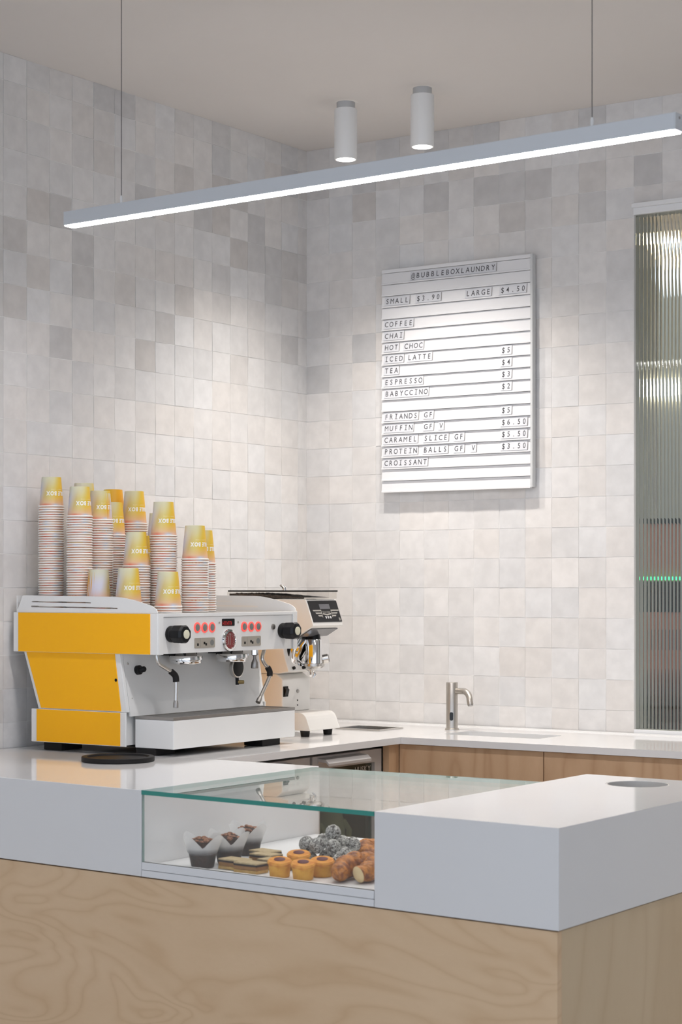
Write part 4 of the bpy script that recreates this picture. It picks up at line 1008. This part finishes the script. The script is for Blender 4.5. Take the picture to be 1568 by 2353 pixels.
for u, v, y, kd, words_, turn, single in STACKS:
    K = KIND[kd]; p = oy(u, v, y)
    n = max(1, round((p.z - TRAY - K['h']) / 0.0072) + 1)
    pit = (p.z - TRAY - K['h']) / (n - 1) if n > 1 else 0.0072
    pit = min(max(pit, 0.0058), 0.0078)
    grp = 'paper cups in the ' + words_
    size = 'small' if kd == 's' else 'large'
    for k in range(n):                                     # k = 0 at the top
        z = TRAY + (n - 1 - k) * pit
        jx, jy = rc.uniform(-1, 1) * 0.0005, rc.uniform(-1, 1) * 0.0005
        if k == 0:
            o = bpy.data.objects.new('paper_cup', K['body']); COL.objects.link(o)
            tag(o, f'{size} upturned printed cup topping the {words_}', 'cup', grp)
            for nm, me in (('rim', K['rim']), ('lettering', K['text']), ('small_print', K['small'])):
                c = bpy.data.objects.new(nm, me); COL.objects.link(c); c.parent = o
            o.rotation_euler = (0, 0, FACE + R(turn))
        elif single is None or k < single:
            o = bpy.data.objects.new('paper_cup', K['nest']); COL.objects.link(o)
            tag(o, f'nested {size} cup in the {words_}', 'cup', grp)
            o.rotation_euler = (0, 0, FACE + R(turn) + rc.choice((0, 0, 0.5, 1.4, 2.5, 3.6, -0.8)))
        else:
            hcount += 1
            hidden.mi = 0; b0 = len(hidden.v); nm = K['nestmb']; ang = rc.uniform(0, 6)
            hidden.v += [(p.x + jx + q[0], p.y + jy + q[1], z + q[2]) for q in nm.v]
            for f_, mi in zip(nm.f, nm.m):
                hidden.f.append(tuple(b0 + i for i in f_)); hidden.s.append(True); hidden.m.append(mi if kd == 's' or mi == 1 else 2)
            continue
        o.location = (p.x + jx, p.y + jy, z); total += 1
if hidden.v:
    put('nested_cups', hidden, ['cup_small', 'paper_rim', 'cup_large'], label='lower cups of the back stacks, hidden behind the front stacks', cat='cups', kind='stuff')
print('cups', total, 'hidden', hcount)

# ================================================================== GRINDER
GL, GR_ = -0.700, -0.532
gd = empty('coffee_grinder', (0.34, (GL + GR_) / 2, WT), 'white coffee grinder with black sloping control panel beside the espresso machine', 'grinder')
gc = (GL + GR_) / 2
put('base', MB().prism(smooth_cyl([(0.10, 0.920), (0.508, 0.920), (0.486, 0.976), (0.10, 0.976)], [0.004, 0.003, 0.022, 0.004]), 'y', GL, GR_), 'grinder_white', gd, bevel=0.002)
for x, y in ((0.475, GL + 0.018), (0.480, GR_ - 0.03), (0.14, GL + 0.02), (0.14, GR_ - 0.02)):
    put('foot', MB().lathe([(0.0135, 0), (0.016, 0.0195)], (x, y, WT + 0.0003), seg=18), 'rubber', gd)
put('column', MB().prism(smooth_cyl([(0.10, 0.9765), (0.398, 0.9765), (0.398, 1.080), (0.372, 1.098), (0.10, 1.098)], [0, 0, 0.006, 0.006, 0]), 'y', GL + 0.002, GR_ - 0.012), 'grinder_white', gd, bevel=0.004)
nk = put('neck', MB().prism(smooth_cyl([(0.10, 1.0985), (0.380, 1.0985), (0.424, 1.106), (0.402, 1.165), (0.398, 1.215), (0.10, 1.215)], [0, 0.003, 0.006, 0.03, 0.01, 0]), 'y', GL + 0.002, GR_ - 0.004), 'grinder_white', gd, bevel=0.003)
hd = put('head', MB().prism([(0.10, 1.2155), (0.410, 1.2155), (0.462, 1.2215), (0.519, 1.2535), (0.5175, 1.2625), (0.490, 1.338), (0.10, 1.338)], 'y', GL, GR_), 'grinder_white', gd, bevel=0.0015)
put('underside_shade', MB().add([(0.424, GL + 0.010, 1.2165), (0.424, GR_ - 0.010, 1.2165), (0.463, GR_ - 0.010, 1.2205), (0.463, GL + 0.010, 1.2205), (0.505, GR_ - 0.010, 1.2442), (0.505, GL + 0.010, 1.2442),  # dark slab laid on the slanted underside in place of its shade
    (0.424, GL + 0.010, 1.2145), (0.424, GR_ - 0.010, 1.2145), (0.464, GR_ - 0.010, 1.2188), (0.464, GL + 0.010, 1.2188), (0.506, GR_ - 0.010, 1.2425), (0.506, GL + 0.010, 1.2425)],
    [(0, 1, 2, 3), (3, 2, 4, 5), (6, 9, 8, 7), (9, 11, 10, 8), (0, 3, 9, 6), (3, 5, 11, 9), (1, 7, 8, 2), (2, 8, 10, 4), (5, 4, 10, 11), (0, 6, 7, 1)]), 'screen_grey', gd)
# sloping panel, its own plane
p0 = Vector((0.4900, 0, 1.338)); p1 = Vector((0.5175, 0, 1.2625)); dn = (p1 - p0).normalized(); nrm = Vector((dn.z * -1, 0, dn.x)).normalized()
if nrm.x < 0: nrm = -nrm
def gp(s_, t_, off=0.0012):      # s across 0..1, t down 0..1
    q = p0 + (p1 - p0) * t_ + nrm * off; return Vector((q.x, GL + (GR_ - GL) * s_, q.z))
def quad(b, pts, off, th=0.0004):
    lo = [gp(s_, t_, off) for s_, t_ in pts]; hi = [gp(s_, t_, off + th) for s_, t_ in pts]; n = len(pts)
    b.add(lo + hi, [tuple(range(n)), tuple(range(2 * n - 1, n - 1, -1))] + [(i, n + i, n + (i + 1) % n, (i + 1) % n) for i in range(n)]); return b
pn = put('control_panel', quad(MB(), [(0.03, 0.07), (0.985, 0.07), (0.985, 0.965), (0.03, 0.965)], 0.0004, 0.0016), 'black_gloss', gd)
put('screen', quad(MB(), [(0.36, 0.22), (0.70, 0.22), (0.70, 0.42), (0.36, 0.42)], 0.0021), 'screen_grey', pn)
b = MB()
for k, (w0, t0) in enumerate(((0.27, 0.46), (0.20, 0.57), (0.135, 0.68))):
    quad(b, [(0.37 - w0, t0), (0.37, t0), (0.37, t0 + 0.055), (0.37 - w0 + 0.02, t0 + 0.055)], 0.0021)
    quad(b, [(0.71, t0), (0.71 + w0, t0), (0.71 + w0 - 0.02, t0 + 0.055), (0.71, t0 + 0.055)], 0.0021)
quad(b, [(0.37, 0.46), (0.382, 0.46), (0.382, 0.78), (0.37, 0.78)], 0.0021); quad(b, [(0.70, 0.46), (0.712, 0.46), (0.712, 0.78), (0.70, 0.78)], 0.0021)
quad(b, [(0.41, 0.60), (0.54, 0.635), (0.54, 0.70), (0.41, 0.65)], 0.0021); quad(b, [(0.54, 0.635), (0.68, 0.60), (0.68, 0.65), (0.54, 0.70)], 0.0021)
put('wing_emblem', b, 'badge_grey', pn)
up = -dn
put('wordmark', MB().text('Victoria Arduino', gp(0.54, 0.585, 0.0025), (0, 1, 0), up, 0.0085, gap=0.03, sx=0.75, align='c', bold=0.012), 'badge_grey', pn)
for k in range(3):
    cc = gp(0.47 + 0.075 * k, 0.78, 0.0022)
    put('button', MB().lathe([(0.0048, 0), (0.0048, 0.0015), (0.003, 0.002)], cc, nrm, 14), 'chrome', pn)
put('corner_mark', quad(quad(MB(), [(0.90, 0.80), (0.92, 0.80), (0.92, 0.92), (0.90, 0.92)], 0.0021), [(0.93, 0.80), (0.945, 0.80), (0.945, 0.92), (0.93, 0.92)], 0.0021), 'badge_grey', pn)
# hopper: flat glass box with a black lid and beans
HX0, HX1, HY0, HY1 = 0.170, 0.500, GL + 0.008, GR_ - 0.008
hp = put('hopper', MB().box(HX0, HX1, HY0, HY1, 1.3395, 1.3615), 'hopper_glass', gd)
put('lid', MB().box(HX0 + 0.004, HX1 + 0.003, HY0 - 0.002, HY1 + 0.002, 1.3618, 1.3665), 'black', hp, bevel=0.0008)
b = MB(); nx, ny = 40, 16; top = []
for i in range(nx + 1):
    for j in range(ny + 1):
        x = HX0 + 0.006 + (0.30) * i / nx; yv = HY0 + 0.004 + (HY1 - HY0 - 0.008) * j / ny
        hgt = 1.3425 + 0.0165 * max(0.0, min(1.0, (1.06 - i / nx) * 1.5)) * (0.8 + 0.35 * noise.noise(Vector((x * 90, yv * 90, 0)))) 
        b.v.append((x, yv, min(hgt, 1.3600)))
for i in range(nx):
    for j in range(ny):
        a = i * (ny + 1) + j; b.f.append((a, a + ny + 1, a + ny + 2, a + 1)); b.s.append(False); b.m.append(0)
n0 = len(b.v)
for i in range(nx + 1):
    b.v.append((b.v[i * (ny + 1)][0], HY0 + 0.004, 1.3402))
for i in range(nx): b.f.append((i * (ny + 1), n0 + i, n0 + i + 1, (i + 1) * (ny + 1))); b.s.append(False); b.m.append(0)
b.box(HX0 + 0.006, HX0 + 0.2, HY0 + 0.004, HY1 - 0.004, 1.3400, 1.3412)
put('coffee_beans', b, 'beans', hp, kind='stuff')
put('hopper_base', MB().box(0.20, 0.42, GL + 0.010, GR_ - 0.01, 1.3330, 1.3393), 'black', hp)
c = oy(654, 1352, gc); c.z = 1.367
put('lid_knob', MB().tube([(c.x, c.y, 1.3665), (c.x, c.y, 1.3745), (c.x - 0.004, c.y - 0.004, 1.3795), (c.x - 0.012, c.y - 0.008, 1.3835)], [0.0075, 0.007, 0.005, 0.002], 12), 'chrome', hp)
# grinding chamber, chute and fittings
cc = Vector((0.404, gc + 0.004, 1.170))
ch = put('burr_chamber', MB().lathe([(0.0665, -0.004), (0.0665, 0.006)], cc, (1, 0, -0.25), 40), 'black', gd)
put('chrome_ring', MB().lathe([(0.030, 0.0062), (0.064, 0.0062), (0.064, 0.016), (0.058, 0.020), (0.050, 0.020), (0.048, 0.026), (0.036, 0.026), (0.030, 0.02)], cc, (1, 0, -0.25), 40), 'chrome', ch)
cy = Vector((0.455, gc + 0.012, 1.126))
tb = put('dosing_chute', MB().lathe([(0.0275, 0.0), (0.0275, 0.080), (0.0255, 0.083)], cy, (0, 0, 1), 36), 'chrome', gd)
put('chute_lip', MB().lathe([(0.027, -0.010), (0.034, -0.004), (0.0345, 0.004), (0.0282, 0.006)], cy, (0, 0, 1), 36), 'steel', tb)
put('chute_neck', MB().lathe([(0.022, 0.083), (0.018, 0.105)], cy, (0, 0, 1), 24), 'black_gloss', tb)
kn = Vector((0.462, GR_ - 0.042, 1.143))
kb = put('adjust_knob', MB().lathe([(0.006, -0.02), (0.006, 0.0), (0.0145, 0.002), (0.0155, 0.022), (0.0135, 0.024)], kn, (0.75, 0.65, 0.15), 24), 'steel', gd)
put('knob_face', MB().lathe([(0.0125, 0.0243), (0.0125, 0.0255)], kn, (0.75, 0.65, 0.15), 24), 'screen_grey', kb)
for y, x in ((GL + 0.028, 0.430), (gc - 0.012, 0.436), (gc + 0.045, 0.436)):
    put('screw', MB().lathe([(0.0055, 0), (0.005, 0.006)], (x - 0.008, y, 1.117), (1, 0, 0.25), 14), 'black', gd)
put('portafilter_fork', MB().tube([(0.425, gc - 0.004, 1.125), (0.455, gc - 0.006, 1.108), (0.462, gc - 0.012, 1.096), (0.466, gc - 0.022, 1.092)], [0.007, 0.0065, 0.0055, 0.004], 10), 'chrome', gd)
put('portafilter_fork', MB().tube([(0.425, gc + 0.004, 1.125), (0.455, gc + 0.006, 1.108), (0.462, gc + 0.008, 1.094), (0.458, gc + 0.002, 1.085)], [0.007, 0.0065, 0.0055, 0.004], 10), 'chrome', gd)
XC = 0.3985
c = ox(656, 1589, XC)
sw = put('power_switch', MB().box(XC, XC + 0.003, c.y - 0.0125, c.y + 0.0125, c.z - 0.0165, c.z + 0.0165), 'black', gd, bevel=0.001)
put('rocker', MB().prism([(XC + 0.003, c.z - 0.013), (XC + 0.005, c.z - 0.013), (XC + 0.010, c.z + 0.006), (XC + 0.003, c.z + 0.013)], 'y', c.y - 0.009, c.y + 0.009), 'black_gloss', sw)
put('lock', MB().lathe([(0.006, 0), (0.006, 0.003), (0.004, 0.0035)], ox(684, 1588, XC), (1, 0, 0), 16), 'dull_steel', gd)
for v in (1609, 1620): put('panel_hole', MB().lathe([(0.0026, 0), (0.0026, 0.0006)], ox(684, v, XC), (1, 0, 0), 10), 'black', gd)

# round black tamping mat
c = oz(271.5, 1749, WT)
tm = put('tamping_mat', MB().lathe([(0.060, 0.0005), (0.0985, 0.0005), (0.100, 0.002), (0.100, 0.0125), (0.0985, 0.014), (0.086, 0.014), (0.084, 0.009), (0.010, 0.009), (0.0005, 0.0095)], (c.x, c.y, WT), seg=56), 'rubber', label='round black rubber mat lying before the espresso machine', cat='mat')

# ================================================================== PASTRIES (resting on the case shelf)
def muffin(x, y, turn, label, sc=1.0):
    root = empty('muffin', (x, y, SH), label, 'muffin', group='chocolate muffins in paper wrappers')
    z0 = SH + 0.0006
    put('cake', MB().lathe([(0.0255, 0.0), (0.027, 0.004), (0.0340, 0.040), (0.0352, 0.048), (0.032, 0.058), (0.020, 0.066), (0.0005, 0.068)], (x, y, z0), seg=26), 'chocolate', root)
    b = MB(); rr = random.Random(int(turn * 10) + 3)
    for k in range(40):
        a = rr.uniform(0, 6.28); r_ = 0.027 * math.sqrt(rr.random()); s_ = rr.uniform(0.004, 0.007)
        b.ball((x + r_ * math.cos(a), y + r_ * math.sin(a), z0 + 0.0675 - r_ * r_ * 12 + rr.uniform(-0.001, 0.003)), s_, 7, 5, (1.2, 0.8, 0.6))
    put('nut_topping', b, 'nuts', root, kind='stuff')
    b = MB(); seg = 48; rings = 8; V = []
    for i in range(rings + 1):
        t = i / rings
        for k in range(seg):
            a = 2 * math.pi * k / seg; q = abs(math.cos(2 * (a - turn)))       # four tips
            ztop = 0.047 + 0.032 * (q ** 1.3)
            z = ztop * t
            fl = max(0.0, z - 0.040)
            r_ = 0.0285 + 0.0085 * min(1.0, z / 0.042) + fl * 0.42 + 0.0012 * math.sin(4 * (a - turn) + 0.7) * t + 0.0016 * math.sin(9 * a) * t * t
            V.append((x + r_ * math.cos(a), y + r_ * math.sin(a), z0 + z))
    Fc = [(i * seg + k, i * seg + (k + 1) % seg, (i + 1) * seg + (k + 1) % seg, (i + 1) * seg + k) for i in range(rings) for k in range(seg)]
    b.add(V, Fc, True)
    put('paper_wrapper', b, 'greaseproof', root, origin=(x, y, SH))
    return root
def at(u, v): return oz(u, v, SH)
for (u, v), tn, l in zip(((466, 1993), (526, 1984), (570, 1964)), (-0.10, 0.02, -0.22), ('chocolate muffin nearest the glass, leftmost of three', 'middle chocolate muffin of the three', 'chocolate muffin at the back, rightmost of three')):
    p = at(u, v); muffin(p.x, p.y, tn, l)

def slice_(x, y, z, rot, label, half=False):
    root = empty('caramel_slice', (x, y, z), label, 'slice', group='caramel slices')
    L_, W_ = 0.068, 0.044; root.rotation_euler = (0, 0, rot)
    def lay(nm, z0, z1, m, g=0.0):
        b = MB().box(-L_ / 2 - g, L_ / 2 + g, -W_ / 2 - g, W_ / 2 + g, z0, z1)
        o = put(nm, b, m, origin=(0, 0, 0), bevel=0.001); o.parent = root; o.location = (0, 0, 0); return o
    lay('biscuit_base', 0.0004, 0.0075, 'biscuit'); lay('caramel_layer', 0.0077, 0.0165, 'caramel', -0.0004); lay('chocolate_layer', 0.0167, 0.0205, 'dark_layer', 0.0004); lay('crumb_top', 0.0207, 0.0245, 'crumb')
for (u, v), dz, rot, l in (((541, 1997), 0, -0.10, 'caramel slice left of the front one'), ((577, 2005), 0, -0.06, 'caramel slice at the front by the glass'), ((630, 1998), 0, -0.10, 'caramel slice half hidden behind the front friand'),
                           ((612, 1985), 0, -0.12, 'caramel slice behind the front ones'), ((610, 1977), 0, -0.16, 'caramel slice furthest back beside the muffin')):
    p = at(u, v); slice_(p.x, p.y, SH + dz + 0.0003, rot, l)

def friand(x, y, label, tilt=0.0):
    root = empty('friand', (x, y, SH), label, 'friand', group='friands with jam centres')
    z0 = SH + 0.0006
    put('cake', MB().lathe([(0.0215, 0.0), (0.0225, 0.002), (0.0255, 0.028), (0.0258, 0.030)], (x, y, z0), seg=30), 'cake', root)
    lean = Vector((CAM.x - x, CAM.y - y, 0)).normalized() * 0.20 + Vector((0, 0, 1)); c0 = Vector((x, y, z0 + 0.0335))
    put('crown', MB().lathe([(0.0245, -0.006), (0.0275, -0.003), (0.0282, 0.001), (0.0258, 0.0045), (0.014, 0.0058), (0.0005, 0.0058)], c0, lean, seg=30), 'cake_top', root)
    put('jam_centre', MB().lathe([(0.0130, 0.0052), (0.0130, 0.0066), (0.008, 0.0084), (0.0005, 0.0088)], c0, lean, seg=18), 'jam', root)
for (u, v), l in (((643, 2015), 'golden friand nearest the caramel slices'), ((697, 2021), 'golden friand in the middle front with a jam eye'), ((741, 2014), 'golden friand by the croissant with a large jam eye'), ((687, 1998), 'golden friand at the back of the group')):
    p = at(u, v); friand(p.x, p.y, l)

# plate and coconut balls
pc = oz(757, 1966, SH)
put('plate', MB().lathe([(0.045, 0.0004), (0.070, 0.0008), (0.092, 0.0045), (0.093, 0.006), (0.090, 0.0058), (0.070, 0.0024), (0.0005, 0.002)], pc, seg=44), 'china', label='white plate under the pile of coconut dusted balls', cat='plate')
BR = 0.0188
BALLS = [(766, 1913, .797, 'single coconut dusted ball on top of the pile'), (703, 1943, .768, 'dusted ball at the upper left of the pile'), (727, 1947, .768, 'dusted ball left of centre in the pile'), (765, 1948, .768, 'dusted ball in the centre of the pile below the top one'),
         (811, 1941, .768, 'dusted ball at the upper right by the croissant'), (745, 1932, .764, 'dusted ball peeping out left behind the top one'), (787, 1937, .764, 'dusted ball peeping out right behind the top one'), (792, 1964, .755, 'dusted ball right below the centre one'),
         (777, 1984, .744, 'dusted ball at the front beside the friand'), (689, 1966, .744, 'dusted ball at the lower left edge of the pile'), (714, 1970, .744, 'dusted ball behind the back friand'), (752, 1969, .744, 'dusted ball low in the middle of the pile'), (815, 1978, .744, 'dusted ball behind the croissant arm')]
P_ = []
for u, v, z, l in BALLS: P_.append([oz(u, v, z), l])
for it in range(40):                                   # push overlapping balls apart a little
    for i in range(len(P_)):
        for j in range(i):
            d = P_[i][0] - P_[j][0]; L_ = d.length
            if L_ < 2 * BR * 0.985:
                k = (2 * BR * 0.985 - L_) / 2; d.normalize(); P_[i][0] += d * k; P_[j][0] -= d * k
bm0 = MB().ball((0, 0, 0), BR, 22, 14)
for i in range(len(bm0.v)):
    q = Vector(bm0.v[i]); q *= 1 + 0.03 * noise.noise(q * 120); bm0.v[i] = tuple(q)
bme = mesh_only('ball', bm0, 'coconut_ball')
for q, l in P_:
    o = bpy.data.objects.new('protein_ball', bme); COL.objects.link(o); o.location = q; o.rotation_euler = (random.random() * 6, random.random() * 6, random.random() * 6)
    tag(o, l, 'sweet', 'coconut dusted balls')

# croissants
def croissant(c, rot, label, R_=0.044, rmax=0.027, a0=-155, a1=155, tipcut=True, zs=1.0):
    root = empty('croissant', (c.x, c.y, c.z), label, 'croissant', group='croissants')
    n = 44; seg = 20; V = []; Fc = []
    for i in range(n + 1):
        t = i / n; a = R(a0 + (a1 - a0) * t) + rot
        env = math.sin(math.pi * (0.10 + 0.80 * t)) ** 0.75
        ph = (t * 7) % 1.0
        r_ = rmax * env * (0.78 + 0.25 * math.sin(math.pi * ph) ** 0.6)
        ce = Vector((c.x + R_ * math.cos(a), c.y + R_ * math.sin(a), c.z + rmax * env * 0.96 * zs + 0.0012))
        er = Vector((math.cos(a), math.sin(a), 0))
        for k in range(seg):
            b_ = 2 * math.pi * k / seg
            V.append(ce + er * (r_ * math.cos(b_)) + Vector((0, 0, 1)) * (r_ * 0.92 * zs * math.sin(b_)))
    for i in range(n):
        for k in range(seg): Fc.append((i * seg + k, i * seg + (k + 1) % seg, (i + 1) * seg + (k + 1) % seg, (i + 1) * seg + k))
    b = MB().add(V, Fc, True); put('crust', b, 'crust', root)
    for i in (0,):
        ring = [Vector(V[i * seg + k]) for k in range(seg)]; cc_ = sum(ring, Vector()) / seg
        a = R(a0 + (a1 - a0) * (i / n)) + rot; tg = Vector((-math.sin(a), math.cos(a), 0)) * (0.004 if i else -0.004)
        m_ = MB().add(ring + [cc_ + tg + (q - cc_) * 0.6 for q in ring] + [cc_ + tg * 1.4], [(k, (k + 1) % seg, seg + (k + 1) % seg, seg + k) for k in range(seg)] + [(seg + k, seg + (k + 1) % seg, 2 * seg) for k in range(seg)], True)
        put('pale_tip', m_, 'croissant_cut', root)
def torn_croissant(pts, rad, label):
    ps = [at(u, v) for u, v in pts]; n_ = 44; seg = 20
    root = empty('croissant', (ps[3].x, ps[3].y, SH), label, 'croissant', group='croissants')
    path, rr_ = [], []
    for i in range(n_ + 1):
        t = i / n_ * (len(ps) - 1); k = min(int(t), len(ps) - 2); f_ = t - k
        p0, p1, p2, p3 = ps[max(k - 1, 0)], ps[k], ps[k + 1], ps[min(k + 2, len(ps) - 1)]
        q = 0.5 * ((2 * p1) + (p2 - p0) * f_ + (2 * p0 - 5 * p1 + 4 * p2 - p3) * f_ ** 2 + (3 * p1 - p0 - 3 * p2 + p3) * f_ ** 3)
        r_ = (rad[k] * (1 - f_) + rad[k + 1] * f_); ph = (i / n_ * 6.5) % 1.0
        path.append(Vector((q.x, q.y, SH + 0.0012 + r_ * 1.03))); rr_.append(r_ * (0.78 + 0.25 * math.sin(math.pi * ph) ** 0.6))
    b = MB().tube(path, rr_, seg); b.f = b.f[:-2]; b.s = b.s[:-2]; b.m = b.m[:-2]
    ring0 = [Vector(q) for q in b.v[:seg]]; ring1 = [Vector(q) for q in b.v[-seg:]]
    c1 = sum(ring0, Vector()) / seg; d1 = (path[0] - path[1]).normalized() * 0.008
    b.add(ring0 + [c1 + d1 + (q - c1) * 0.45 for q in ring0] + [c1 + d1 * 1.4], [(k, (k + 1) % seg, seg + (k + 1) % seg, seg + k) for k in range(seg)] + [(seg + k, seg + (k + 1) % seg, 2 * seg) for k in range(seg)], True)
    put('crust', b, 'crust', root)
    c1 = sum(ring1, Vector()) / seg; d1 = (path[-1] - path[-2]).normalized() * 0.004
    put('pale_end', MB().add(ring1 + [c1 + d1 + (q - c1) * 0.75 for q in ring1] + [c1 + d1 * 1.2], [(k, (k + 1) % seg, seg + (k + 1) % seg, seg + k) for k in range(seg)] + [(seg + k, seg + (k + 1) % seg, 2 * seg) for k in range(seg)], True), 'croissant_cut', root)
torn_croissant([(781, 2030), (786, 2024), (808, 2019), (838, 2018), (860, 2022), (846, 2028), (824, 2031)], [0.017, 0.024, 0.029, 0.030, 0.027, 0.023, 0.0185], 'large golden croissant with a pale end at the front right of the case')
p = at(872, 1978); croissant(Vector((p.x, p.y, SH)), R(185), 'golden croissant at the back right of the case', 0.034, 0.0265, -130, 130)
